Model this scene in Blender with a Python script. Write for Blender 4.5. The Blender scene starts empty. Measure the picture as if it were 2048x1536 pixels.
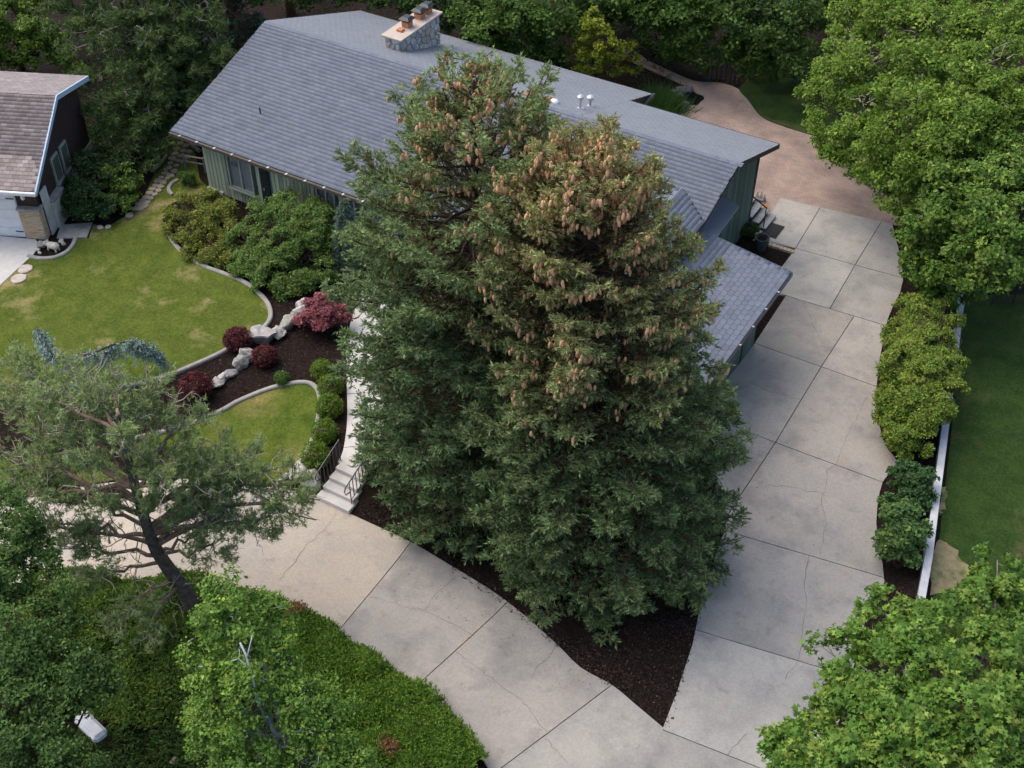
import bpy, bmesh, math, random
import numpy as np
from mathutils import Vector
from mathutils.geometry import delaunay_2d_cdt
random.seed(7)
RNG = np.random.default_rng(7)
scene = bpy.context.scene
COL = scene.collection

# ------------------------------------------------------------------ camera
FPX, YAW, PITCH, CAMH = 2500.0, math.radians(-31.1), math.radians(42.0), 30.0
cam_data = bpy.data.cameras.new('camera')
cam_data.sensor_fit = 'HORIZONTAL'
cam_data.sensor_width = 36.0
cam_data.lens = 36.0 * FPX / 2048.0
cam_data.clip_start, cam_data.clip_end = 0.5, 900.0
camera = bpy.data.objects.new('camera', cam_data)
camera.location = (0, 0, CAMH)
camera.rotation_euler = (math.pi / 2 - PITCH, 0, -YAW)
COL.objects.link(camera)
scene.camera = camera

# ------------------------------------------------------------------ light
SUN_EL, SUN_AZ = math.radians(58), math.radians(266)      # azimuth clockwise from +Y
world = bpy.data.worlds.new('World')
scene.world = world
world.use_nodes = True
wn = world.node_tree.nodes
sky = wn.new('ShaderNodeTexSky')
sky.sky_type = 'NISHITA'
sky.sun_disc = False
sky.sun_elevation = SUN_EL
sky.sun_rotation = SUN_AZ
sky.air_density, sky.dust_density, sky.ozone_density = 1.0, 4.0, 1.0
wn['Background'].inputs['Strength'].default_value = 0.15
world.node_tree.links.new(sky.outputs[0], wn['Background'].inputs['Color'])
sun_data = bpy.data.lights.new('sun', 'SUN')
sun_data.energy = 1.05
sun_data.angle = math.radians(70)
sun_data.color = (1.0, 0.95, 0.86)
sun = bpy.data.objects.new('sun', sun_data)
sd = Vector((math.sin(SUN_AZ) * math.cos(SUN_EL), math.cos(SUN_AZ) * math.cos(SUN_EL), math.sin(SUN_EL)))
sun.rotation_euler = sd.to_track_quat('Z', 'Y').to_euler()
sun.location = (-20, 10, 60)
COL.objects.link(sun)
scene.view_settings.view_transform = 'Standard'
scene.view_settings.look = 'None'
scene.view_settings.exposure = 0.72
scene.view_settings.gamma = 1.0
scene.view_settings.use_curve_mapping = False
scene.render.engine = 'CYCLES'
scene.cycles.max_bounces = 6
scene.cycles.diffuse_bounces = 3
scene.cycles.transmission_bounces = 4
scene.cycles.use_adaptive_sampling = True
scene.cycles.adaptive_threshold = 0.02
scene.cycles.use_denoising = True

# ------------------------------------------------------------------ survey helpers
_f = np.array([math.sin(YAW) * math.cos(PITCH), math.cos(YAW) * math.cos(PITCH), -math.sin(PITCH)])
_r = np.array([math.cos(YAW), -math.sin(YAW), 0.0])
_u = np.cross(_r, _f)
_O = np.array([0, 0, CAMH])


def ray(px, py):
    d = _f * FPX + _r * (px - 1024) - _u * (py - 768)
    return d / np.linalg.norm(d)


def atz(px, py, z=0.0):
    d = ray(px, py)
    return _O + d * (z - CAMH) / d[2]


def onax(px, py, ax, val):
    d = ray(px, py)
    return _O + d * (val - _O[ax]) / d[ax]


CTRL = [(100, 1060, 0), (0, 1090, 0), (300, 1150, 0), (560, 1100, 0), (650, 1030, 0), (720, 1040, 0), (820, 1090, 0), (700, 1250, 0),
        (1010, 1210, 0), (840, 1370, 0), (1220, 1370, 0), (950, 1500, 0), (1320, 1460, 0), (1390, 1260, 0), (1470, 1070, 0),
        (1620, 1330, 0), (1750, 1150, 0), (1610, 1110, 0), (1510, 880, 0), (1750, 960, 0), (1640, 737, 0), (1760, 650, 0),
        (1510, 690, 0), (1580, 590, 0), (1700, 530, 0), (1800, 556, 0), (1550, 400, 0), (1780, 450, 0), (1600, 300, 0),
        (1400, 200, 0), (1300, 120, 0), (1950, 900, -.05), (2000, 600, -.05), (1950, 1200, -.05), (1900, 1500, 0), (1000, 1700, 0),
        (300, 1400, 0), (100, 1500, 0), (500, 1600, 0), (1500, 1800, 0), (250, 1250, .1), (0, 1300, .1),
        (676, 925, .66), (728, 950, .64), (700, 860, .67), (700, 800, .7), (735, 600, .72), (640, 560, .72), (530, 600, .72),
        (400, 480, .74), (340, 330, .74), (200, 450, .72), (50, 540, .7), (100, 700, .66), (250, 770, .58), (400, 730, .64),
        (470, 800, .45), (600, 770, .62), (640, 880, .5), (600, 930, .3), (540, 970, .08), (300, 890, .25), (60, 890, .25),
        (300, 960, .05), (100, 975, .05), (660, 1018, -.05), (690, 1032, -.06), (625, 1008, -.05), (590, 1000, -.03), (770, 1068, -.02), (640, 1030, -.02), (0, 500, .7), (430, 390, .72), (560, 640, .68), (560, 720, .62), (650, 1000, -.04),
        (800, 1020, .2), (1000, 1150, .1), (1200, 1250, .1), (1350, 1150, .1), (1100, 900, .3), (340, 200, .6), (0, 200, .7)]
_cp = np.array([atz(a, b, c) for a, b, c in CTRL])
_cp = np.vstack([_cp, [(x, y, 0) for x, y in ((40, 10), (40, 60), (40, 100), (-20, 110), (-80, 110), (-90, 60), (-90, 20), (-60, -10), (-20, -10), (10, -10), (-20, 60), (-45, 60), (-60, 40), (0, 50))]])
_c2 = 1.2


def _phi(d2):
    return np.sqrt(d2 + _c2)


_A = _phi(((_cp[:, None, :2] - _cp[None, :, :2]) ** 2).sum(-1))
_n = len(_cp)
_M = np.zeros((_n + 1, _n + 1))
_M[:_n, :_n] = _A + np.eye(_n) * -0.05
_M[_n, :_n] = 1
_M[:_n, _n] = 1
_W = np.linalg.solve(_M, np.append(_cp[:, 2], 0))


def ter(x, y):
    x = np.atleast_1d(np.asarray(x, float))
    y = np.atleast_1d(np.asarray(y, float))
    d2 = (x[:, None] - _cp[None, :, 0]) ** 2 + (y[:, None] - _cp[None, :, 1]) ** 2
    return np.clip(_phi(d2) @ _W[:_n] + _W[_n], -.2, 1.0)


def at(px, py, up=0.0):
    z = 0.3
    for _ in range(10):
        p = atz(px, py, z + up)
        z = 0.5 * z + 0.5 * float(ter(p[0], p[1])[0])
    p = atz(px, py, z + up)
    return np.array([p[0], p[1], float(ter(p[0], p[1])[0])])


def atl(pts):
    return [tuple(at(*p)[:2]) for p in pts]


# ------------------------------------------------------------------ materials
def mat(name):
    m = bpy.data.materials.new(name)
    m.use_nodes = True
    nt = m.node_tree
    return m, nt, nt.nodes['Principled BSDF']


def _ramp(nt, stops):
    r = nt.nodes.new('ShaderNodeValToRGB')
    e = r.color_ramp.elements
    while len(e) < len(stops):
        e.new(0.5)
    for k, (p, c) in enumerate(stops):
        e[k].position = p
        e[k].color = (*c, 1)
    return r


def _noise(nt, scale, detail=4, rough=.55, vec=None):
    n = nt.nodes.new('ShaderNodeTexNoise')
    n.inputs['Scale'].default_value = scale
    n.inputs['Detail'].default_value = detail
    n.inputs['Roughness'].default_value = rough
    if vec is not None:
        nt.links.new(vec, n.inputs['Vector'])
    return n


def _pos(nt):
    return nt.nodes.new('ShaderNodeNewGeometry').outputs['Position']


def _mix(nt, a, b, fac, mode='MIX'):
    m = nt.nodes.new('ShaderNodeMix')
    m.data_type = 'RGBA'
    m.blend_type = mode
    for s, v in (('Factor', fac), ('A', a), ('B', b)):
        i = [q for q in m.inputs if q.name == s and (q.type == 'RGBA' or s == 'Factor')][0]
        if hasattr(v, 'links'):
            nt.links.new(v, i)
        else:
            i.default_value = v if s == 'Factor' else (*v, 1)
    return m.outputs[2]


def _bump(nt, h, strength, dist, bsdf):
    b = nt.nodes.new('ShaderNodeBump')
    b.inputs['Strength'].default_value = strength
    b.inputs['Distance'].default_value = dist
    nt.links.new(h, b.inputs['Height'])
    nt.links.new(b.outputs[0], bsdf.inputs['Normal'])


def noisy(name, c1, c2, scale=3.0, rough=.8, bump=.3, bscale=40, bdist=.01, spec=.3, c3=None, s3=.35, metal=0):
    m, nt, b = mat(name)
    pos = _pos(nt)
    n = _noise(nt, scale, 6, .62, pos)
    r = _ramp(nt, [(.32, c1), (.68, c2)])
    nt.links.new(n.outputs['Fac'], r.inputs[0])
    out = r.outputs[0]
    if c3:
        n3 = _noise(nt, s3, 5, .6, pos)
        r3 = _ramp(nt, [(.5, (0, 0, 0)), (.68, (1, 1, 1))])
        nt.links.new(n3.outputs['Fac'], r3.inputs[0])
        out = _mix(nt, out, c3, r3.outputs[0])
    nt.links.new(out, b.inputs['Base Color'])
    b.inputs['Roughness'].default_value = rough
    b.inputs['Specular IOR Level'].default_value = spec
    b.inputs['Metallic'].default_value = metal
    if bump:
        nb = _noise(nt, bscale, 4, .6, pos)
        _bump(nt, nb.outputs['Fac'], bump, bdist, b)
    return m


def concrete(name, warm, grey, dark, seed=0.0):
    m, nt, b = mat(name)
    pos = _pos(nt)
    mp = nt.nodes.new('ShaderNodeMapping')
    mp.inputs['Location'].default_value = (seed, seed * 1.7, 0)
    nt.links.new(pos, mp.inputs[0])
    v = mp.outputs[0]
    n1 = _noise(nt, .33, 6, .6, v)
    r1 = _ramp(nt, [(.36, grey), (.6, warm)])
    nt.links.new(n1.outputs['Fac'], r1.inputs[0])
    n2 = _noise(nt, .55, 7, .62, v)
    r2 = _ramp(nt, [(.47, (0, 0, 0)), (.68, (.95, .95, .95))])
    nt.links.new(n2.outputs['Fac'], r2.inputs[0])
    c = _mix(nt, r1.outputs[0], dark, r2.outputs[0])
    n3 = _noise(nt, 14, 6, .75, v)
    r3 = _ramp(nt, [(.3, (.82, .82, .82)), (.7, (1.12, 1.12, 1.12))])
    nt.links.new(n3.outputs['Fac'], r3.inputs[0])
    c = _mix(nt, c, r3.outputs[0], 1.0, 'MULTIPLY')
    # rusty streaks, long and soft
    mp2 = nt.nodes.new('ShaderNodeMapping')
    mp2.inputs['Scale'].default_value = (2.2, .35, 1)
    mp2.inputs['Location'].default_value = (seed * 3, 2, 0)
    nt.links.new(pos, mp2.inputs[0])
    n4 = _noise(nt, .8, 4, .6, mp2.outputs[0])
    r4 = _ramp(nt, [(.6, (0, 0, 0)), (.74, (.35, .35, .35))])
    nt.links.new(n4.outputs['Fac'], r4.inputs[0])
    c = _mix(nt, c, (.42, .30, .19), r4.outputs[0])
    # tiny dark specks
    vo = nt.nodes.new('ShaderNodeTexVoronoi')
    vo.inputs['Scale'].default_value = 2.6
    nt.links.new(v, vo.inputs['Vector'])
    r5 = _ramp(nt, [(.025, (.35, .35, .35)), (.05, (1, 1, 1))])
    nt.links.new(vo.outputs['Distance'], r5.inputs[0])
    c = _mix(nt, c, r5.outputs[0], .6, 'MULTIPLY')
    mr = nt.nodes.new('ShaderNodeMapRange')
    mr.inputs['To Min'].default_value = .88
    mr.inputs['To Max'].default_value = 1.07
    nt.links.new(nt.nodes.new('ShaderNodeObjectInfo').outputs['Random'], mr.inputs['Value'])
    c = _mix(nt, c, mr.outputs[0], 1.0, 'MULTIPLY')
    n6 = _noise(nt, 1.7, 8, .7, v)
    r6 = _ramp(nt, [(.56, (1, 1, 1)), (.72, (.74, .74, .75))])
    nt.links.new(n6.outputs['Fac'], r6.inputs[0])
    c = _mix(nt, c, r6.outputs[0], 1.0, 'MULTIPLY')
    nt.links.new(c, b.inputs['Base Color'])
    b.inputs['Roughness'].default_value = .85
    b.inputs['Specular IOR Level'].default_value = .25
    nb = _noise(nt, 60, 4, .6, pos)
    _bump(nt, nb.outputs['Fac'], .25, .006, b)
    return m


def lawn_mat(name, g1, g2, dry, dry_lo, dry_hi, seed=0):
    m, nt, b = mat(name)
    pos = _pos(nt)
    mp = nt.nodes.new('ShaderNodeMapping')
    mp.inputs['Location'].default_value = (seed, seed * .7, 0)
    nt.links.new(pos, mp.inputs[0])
    v = mp.outputs[0]
    n = _noise(nt, 1.3, 7, .65, v)
    r = _ramp(nt, [(.33, g1), (.66, g2)])
    nt.links.new(n.outputs['Fac'], r.inputs[0])
    n2 = _noise(nt, .42, 5, .62, v)
    r2 = _ramp(nt, [(dry_lo, (0, 0, 0)), (dry_hi, (.9, .9, .9))])
    nt.links.new(n2.outputs['Fac'], r2.inputs[0])
    c = _mix(nt, r.outputs[0], dry, r2.outputs[0])
    n3 = _noise(nt, 11, 8, .8, pos)
    r3 = _ramp(nt, [(.3, (.45, .45, .45)), (.7, (1.5, 1.5, 1.5))])
    nt.links.new(n3.outputs['Fac'], r3.inputs[0])
    c = _mix(nt, c, r3.outputs[0], 1.0, 'MULTIPLY')
    nt.links.new(c, b.inputs['Base Color'])
    b.inputs['Roughness'].default_value = .9
    b.inputs['Specular IOR Level'].default_value = .1
    nb = _noise(nt, 55, 3, .7, pos)
    _bump(nt, nb.outputs['Fac'], .9, .03, b)
    return m


def shingle_mat(name, stops, per_object):
    m, nt, b = mat(name)
    if per_object:
        rnd = nt.nodes.new('ShaderNodeObjectInfo').outputs['Random']
    else:
        rnd = nt.nodes.new('ShaderNodeNewGeometry').outputs['Random Per Island']
    r = _ramp(nt, stops)
    nt.links.new(rnd, r.inputs[0])
    pos = _pos(nt)
    n = _noise(nt, 1.1, 6, .65, pos)
    r2 = _ramp(nt, [(.3, (.86, .86, .88)), (.7, (1.1, 1.1, 1.08))])
    nt.links.new(n.outputs['Fac'], r2.inputs[0])
    c = _mix(nt, r.outputs[0], r2.outputs[0], 1.0, 'MULTIPLY')
    n3 = _noise(nt, 90, 3, .7, pos)
    r3 = _ramp(nt, [(.3, (.75, .75, .75)), (.7, (1.25, 1.25, 1.25))])
    nt.links.new(n3.outputs['Fac'], r3.inputs[0])
    c = _mix(nt, c, r3.outputs[0], 1.0, 'MULTIPLY')
    nt.links.new(c, b.inputs['Base Color'])
    b.inputs['Roughness'].default_value = .7
    b.inputs['Specular IOR Level'].default_value = .5
    b.inputs['Sheen Weight'].default_value = .25
    b.inputs['Sheen Roughness'].default_value = .5
    _bump(nt, n3.outputs['Fac'], .4, .004, b)
    return m


def foliage_mat(name, trans=.22, rough=.55, spec=.25, jit=.35):
    m, nt, b = mat(name)
    a = nt.nodes.new('ShaderNodeAttribute')
    a.attribute_name = 'col'
    rnd = nt.nodes.new('ShaderNodeNewGeometry').outputs['Random Per Island']
    mr = nt.nodes.new('ShaderNodeMapRange')
    mr.inputs['To Min'].default_value = 1 - jit
    mr.inputs['To Max'].default_value = 1 + jit
    nt.links.new(rnd, mr.inputs['Value'])
    hs = nt.nodes.new('ShaderNodeHueSaturation')
    nt.links.new(a.outputs['Color'], hs.inputs['Color'])
    nt.links.new(mr.outputs[0], hs.inputs['Value'])
    nt.links.new(hs.outputs[0], b.inputs['Base Color'])
    b.inputs['Roughness'].default_value = rough
    b.inputs['Specular IOR Level'].default_value = spec
    if trans > 0:
        t = nt.nodes.new('ShaderNodeBsdfTranslucent')
        nt.links.new(hs.outputs[0], t.inputs['Color'])
        ms = nt.nodes.new('ShaderNodeMixShader')
        ms.inputs[0].default_value = trans
        nt.links.new(b.outputs[0], ms.inputs[1])
        nt.links.new(t.outputs[0], ms.inputs[2])
        nt.links.new(ms.outputs[0], nt.nodes['Material Output'].inputs['Surface'])
    return m


def streaky(name, c1, c2, c3, along='z', rough=.75):
    m, nt, b = mat(name)
    pos = _pos(nt)
    mp = nt.nodes.new('ShaderNodeMapping')
    mp.inputs['Scale'].default_value = (14, 14, .5) if along == 'z' else (.6, 14, 14)
    nt.links.new(pos, mp.inputs[0])
    n = _noise(nt, 1.0, 6, .65, mp.outputs[0])
    r = _ramp(nt, [(.3, c1), (.55, c2), (.75, c3)])
    nt.links.new(n.outputs['Fac'], r.inputs[0])
    rnd = nt.nodes.new('ShaderNodeObjectInfo').outputs['Random']
    mr = nt.nodes.new('ShaderNodeMapRange')
    mr.inputs['To Min'].default_value = .72
    mr.inputs['To Max'].default_value = 1.2
    nt.links.new(rnd, mr.inputs['Value'])
    c = _mix(nt, r.outputs[0], mr.outputs[0], 1.0, 'MULTIPLY')
    nt.links.new(c, b.inputs['Base Color'])
    b.inputs['Roughness'].default_value = rough
    b.inputs['Specular IOR Level'].default_value = .25
    _bump(nt, n.outputs['Fac'], .4, .006, b)
    return m


def objrand(name, stops, rough=.8, nscale=9, bump=.5, bdist=.02):
    m, nt, b = mat(name)
    rnd = nt.nodes.new('ShaderNodeObjectInfo').outputs['Random']
    r = _ramp(nt, stops)
    nt.links.new(rnd, r.inputs[0])
    pos = _pos(nt)
    n = _noise(nt, nscale, 7, .7, pos)
    r2 = _ramp(nt, [(.3, (.6, .6, .62)), (.7, (1.25, 1.22, 1.2))])
    nt.links.new(n.outputs['Fac'], r2.inputs[0])
    c = _mix(nt, r.outputs[0], r2.outputs[0], 1.0, 'MULTIPLY')
    nt.links.new(c, b.inputs['Base Color'])
    b.inputs['Roughness'].default_value = rough
    b.inputs['Specular IOR Level'].default_value = .25
    _bump(nt, n.outputs['Fac'], bump, bdist, b)
    return m


def paver_mat():
    m, nt, b = mat('paver')
    pos = _pos(nt)
    mp = nt.nodes.new('ShaderNodeMapping')
    mp.inputs['Rotation'].default_value = (0, 0, .25)
    nt.links.new(pos, mp.inputs[0])
    br = nt.nodes.new('ShaderNodeTexBrick')
    br.inputs['Scale'].default_value = 2.6
    br.inputs['Color1'].default_value = (.44, .31, .25, 1)
    br.inputs['Color2'].default_value = (.34, .27, .235, 1)
    br.inputs['Mortar'].default_value = (.20, .165, .145, 1)
    br.inputs['Mortar Size'].default_value = .022
    nt.links.new(mp.outputs[0], br.inputs['Vector'])
    n = _noise(nt, .45, 5, .6, pos)
    r = _ramp(nt, [(.35, (.62, .62, .64)), (.62, (1.1, 1.08, 1.06))])
    nt.links.new(n.outputs['Fac'], r.inputs[0])
    c = _mix(nt, br.outputs['Color'], r.outputs[0], 1.0, 'MULTIPLY')
    nt.links.new(c, b.inputs['Base Color'])
    b.inputs['Roughness'].default_value = .85
    b.inputs['Specular IOR Level'].default_value = .2
    _bump(nt, br.outputs['Fac'], -.4, .006, b)
    return m


M = {}
M['mulch'] = noisy('mulch', (.008, .006, .005), (.034, .021, .017), 9, .95, 1.0, 30, .05, .1)
M['soil'] = noisy('soil', (.02, .017, .01), (.06, .045, .028), 3, .95, .8, 20, .05, .1, (.03, .045, .012), .3)
M['soil_dry'] = noisy('dry_turf', (.16, .14, .075), (.27, .23, .14), 4, .95, .8, 40, .03, .1, (.06, .085, .02), 1.6)
M['lawn'] = lawn_mat('lawn', (.066, .100, .014), (.118, .145, .024), (.32, .265, .115), .52, .64, 3.1)
M['lawn_small'] = lawn_mat('lawn_small', (.058, .098, .012), (.122, .155, .024), (.25, .21, .075), .49, .70, 11)
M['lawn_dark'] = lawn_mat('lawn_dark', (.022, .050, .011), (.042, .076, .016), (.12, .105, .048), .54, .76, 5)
M['conc_warm'] = concrete('concrete_warm', (.50, .43, .35), (.45, .405, .345), (.40, .365, .32), 4)
M['conc_grey'] = concrete('concrete_grey', (.40, .365, .32), (.335, .315, .288), (.245, .235, .222), 9)
M['conc_light'] = concrete('concrete_light', (.42, .395, .352), (.355, .34, .312), (.265, .255, .24), 15)
M['conc_white'] = noisy('concrete_white', (.46, .44, .42), (.56, .54, .51), 2.5, .8, .15, 60, .004)
M['kerb'] = noisy('kerb_concrete', (.24, .225, .205), (.36, .34, .31), 4, .85, .3, 50, .006)
M['crack'] = noisy('crack_dirt', (.07, .058, .048), (.16, .135, .11), 5, .95, 0)
M['paver'] = paver_mat()
GREY = [(0, (.098, .119, .158)), (.3, (.110, .132, .174)), (.6, (.120, .142, .185)), (.85, (.134, .156, .199)), (1, (.118, .130, .162))]
M['sh_obj'] = shingle_mat('shingle_grey', GREY, True)
M['sh_isl'] = shingle_mat('shingle_grey_field', GREY, False)
BRN = [(0, (.18, .135, .122)), (.25, (.23, .18, .165)), (.5, (.29, .235, .215)), (.75, (.21, .16, .148)), (1, (.35, .295, .275))]
M['bsh_obj'] = shingle_mat('shingle_brown', BRN, True)
M['bsh_isl'] = shingle_mat('shingle_brown_field', BRN, False)
M['siding'] = streaky('green_siding', (.25, .285, .195), (.40, .44, .31), (.53, .56, .42))
M['siding_shaded'] = streaky('shaded_green_siding', (.075, .125, .11), (.115, .18, .155), (.16, .235, .20))  # same green siding, shade of the right-facing walls mixed into the colour
M['brown_siding'] = streaky('brown_siding', (.045, .028, .026), (.07, .042, .038), (.09, .055, .05))
M['trim_dark'] = noisy('dark_trim', (.02, .024, .026), (.032, .037, .04), 5, .5, .1)
M['gutter'] = noisy('bronze_gutter', (.075, .06, .048), (.12, .10, .08), 6, .5, .1)
M['white'] = noisy('white_paint', (.66, .67, .69), (.76, .77, .78), 2, .55, .05, 60, .002)
M['stucco'] = noisy('white_stucco', (.50, .51, .50), (.64, .64, .62), 1.5, .9, .4, 80, .006, .2, (.42, .40, .35), .5)
M['bluefascia'] = noisy('pale_blue_fascia', (.40, .52, .64), (.48, .60, .72), 4, .5, .05)
M['wallwhite'] = noisy('wall_white', (.42, .44, .47), (.56, .57, .58), 3, .8, .25, 50, .006)
M['frame'] = noisy('window_frame_pale', (.26, .30, .25), (.36, .40, .33), 6, .6, .1)
M['black'] = noisy('black_metal', (.010, .012, .017), (.022, .025, .034), 8, .4, .05, spec=.5)
M['rubber'] = noisy('rubber_mat', (.018, .019, .022), (.035, .036, .04), 14, .9, .6, 120, .006)
M['wood_grey'] = streaky('weathered_tread', (.17, .18, .19), (.25, .26, .27), (.33, .34, .345), 'x')
M['copper'] = noisy('salmon_cap', (.44, .36, .30), (.52, .44, .38), 3, .7, .2, 30, .006)
M['flue'] = noisy('clay_flue', (.40, .16, .08), (.52, .23, .12), 5, .8, .2)
M['redvent'] = noisy('rust_vent', (.34, .11, .07), (.42, .16, .10), 4, .6, .1)
M['galv'] = noisy('galvanised', (.50, .52, .54), (.72, .73, .74), 6, .35, .05, metal=.3)
M['stone'] = objrand('chimney_stone', [(0, (.36, .37, .39)), (.2, (.52, .51, .49)), (.4, (.64, .61, .56)), (.6, (.44, .45, .47)), (.75, (.50, .41, .27)), (.9, (.70, .67, .62)), (1, (.38, .35, .31))])
M['mortar'] = noisy('mortar', (.34, .33, .31), (.43, .42, .39), 8, .95, .5, 60, .01)
M['brick'] = objrand('tan_brick', [(0, (.50, .38, .24)), (.4, (.58, .46, .31)), (.8, (.64, .53, .38)), (1, (.46, .33, .20))], .85, 20, .3, .005)
M['flag'] = objrand('flagstone', [(0, (.34, .28, .21)), (.5, (.42, .36, .28)), (1, (.38, .29, .23))], .85, 7, .5, .012)
M['flag_white'] = objrand('pale_flagstone', [(0, (.50, .44, .37)), (1, (.58, .52, .44))], .85, 7, .4, .01)
M['rock'] = objrand('white_boulder', [(0, (.36, .35, .315)), (.5, (.48, .455, .41)), (1, (.42, .40, .375))], .85, 5, .9, .06)
M['rock_dark'] = objrand('grey_boulder', [(0, (.20, .20, .21)), (.5, (.30, .28, .26)), (1, (.36, .34, .32))], .85, 5, .9, .05)
M['statue'] = noisy('cast_stone', (.48, .44, .36), (.62, .57, .47), 8, .85, .3, 40, .006)
M['barrel'] = noisy('green_pot', (.035, .055, .05), (.06, .085, .075), 5, .6, .2)
M['terra'] = noisy('terracotta', (.26, .13, .06), (.36, .19, .09), 5, .8, .2)
M['straw'] = noisy('dry_soil_pale', (.36, .22, .09), (.46, .29, .13), 12, .9, .5)
M['bark_dark'] = noisy('bark_dark', (.06, .053, .05), (.17, .14, .12), 6, .95, 1.0, 14, .06, .1)
M['bark'] = noisy('bark_brown', (.05, .036, .026), (.13, .095, .068), 6, .95, .8, 18, .05, .1)
M['bark_pine'] = noisy('bark_pine', (.16, .11, .075), (.30, .21, .145), 5, .9, .8, 20, .04, .1)
M['bark_grey'] = noisy('bark_grey', (.16, .145, .125), (.28, .25, .215), 6, .9, .6, 20, .03, .1)
M['bark_dead'] = noisy('dead_twig', (.26, .22, .185), (.42, .37, .32), 6, .9, .4, 20, .02, .1)
M['bark_white'] = noisy('bark_white', (.36, .39, .42), (.54, .56, .58), 4, .8, .4, 14, .02, .15, (.10, .10, .10), 1.4)
M['leaf'] = foliage_mat('leaf', .42)
M['needle'] = foliage_mat('needle', .25, .6, .2, .38)
M['cone'] = objrand('spruce_cone', [(0, (.68, .38, .20)), (.5, (.80, .48, .27)), (1, (.72, .42, .23))], .75, 40, .4, .01)
M['cone_isl'] = noisy('spruce_cone_field', (.68, .38, .20), (.80, .48, .27), 3, .75, .3, 60, .01)
m, nt, b = mat('window_glass')
b.inputs['Base Color'].default_value = (.80, .84, .85, 1)
b.inputs['Transmission Weight'].default_value = .9
b.inputs['Roughness'].default_value = .05
b.inputs['Specular IOR Level'].default_value = .8
M['glass'] = m
M['curtain'] = noisy('blind', (.40, .42, .40), (.48, .50, .47), 4, .9, .1)
m, nt, b = mat('pond_water')
b.inputs['Base Color'].default_value = (.012, .012, .012, 1)
b.inputs['Roughness'].default_value = .08
M['water'] = m


# ------------------------------------------------------------------ mesh helpers
def link(name, me, material=None, parent=None):
    o = bpy.data.objects.new(name, me)
    COL.objects.link(o)
    if material is not None and me is not None and not me.materials:
        me.materials.append(material)
    if parent is not None:
        o.parent = parent
    return o


def tag(o, label=None, cat=None, group=None, kind=None):
    if label:
        o['label'] = label
    if cat:
        o['category'] = cat
    if group:
        o['group'] = group
    if kind:
        o['kind'] = kind
    return o


def empty(name, label, cat, group=None, loc=(0, 0, 0)):
    o = bpy.data.objects.new(name, None)
    o.location = loc
    o.empty_display_size = .3
    COL.objects.link(o)
    return tag(o, label, cat, group)


def keep(o, parent):
    """parent without moving: parts are modelled in world coordinates."""
    o.parent = parent
    o.matrix_parent_inverse.identity()
    p = Vector((0, 0, 0))
    q = parent
    while q is not None:
        p += Vector(q.location)
        q = q.parent
    o.location = Vector(o.location) - p
    return o


def np_mesh(name, V, F, colors=None, smooth=False):
    """F: (M,k) index array with constant k."""
    V = np.asarray(V, np.float32)
    F = np.asarray(F, np.int32)
    me = bpy.data.meshes.new(name)
    k = F.shape[1]
    me.vertices.add(len(V))
    me.vertices.foreach_set('co', V.ravel())
    me.loops.add(F.size)
    me.loops.foreach_set('vertex_index', F.ravel())
    me.polygons.add(len(F))
    me.polygons.foreach_set('loop_start', np.arange(0, F.size, k, dtype=np.int32))
    me.polygons.foreach_set('loop_total', np.full(len(F), k, np.int32))
    if smooth:
        me.polygons.foreach_set('use_smooth', np.ones(len(F), bool))
    if colors is not None:
        a = me.attributes.new('col', 'FLOAT_COLOR', 'POINT')
        c = np.ones((len(V), 4), np.float32)
        c[:, :3] = np.clip(np.asarray(colors) * 1.5, 0, .9)
        a.data.foreach_set('color', c.ravel())
    me.update(calc_edges=True)
    return me


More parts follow.
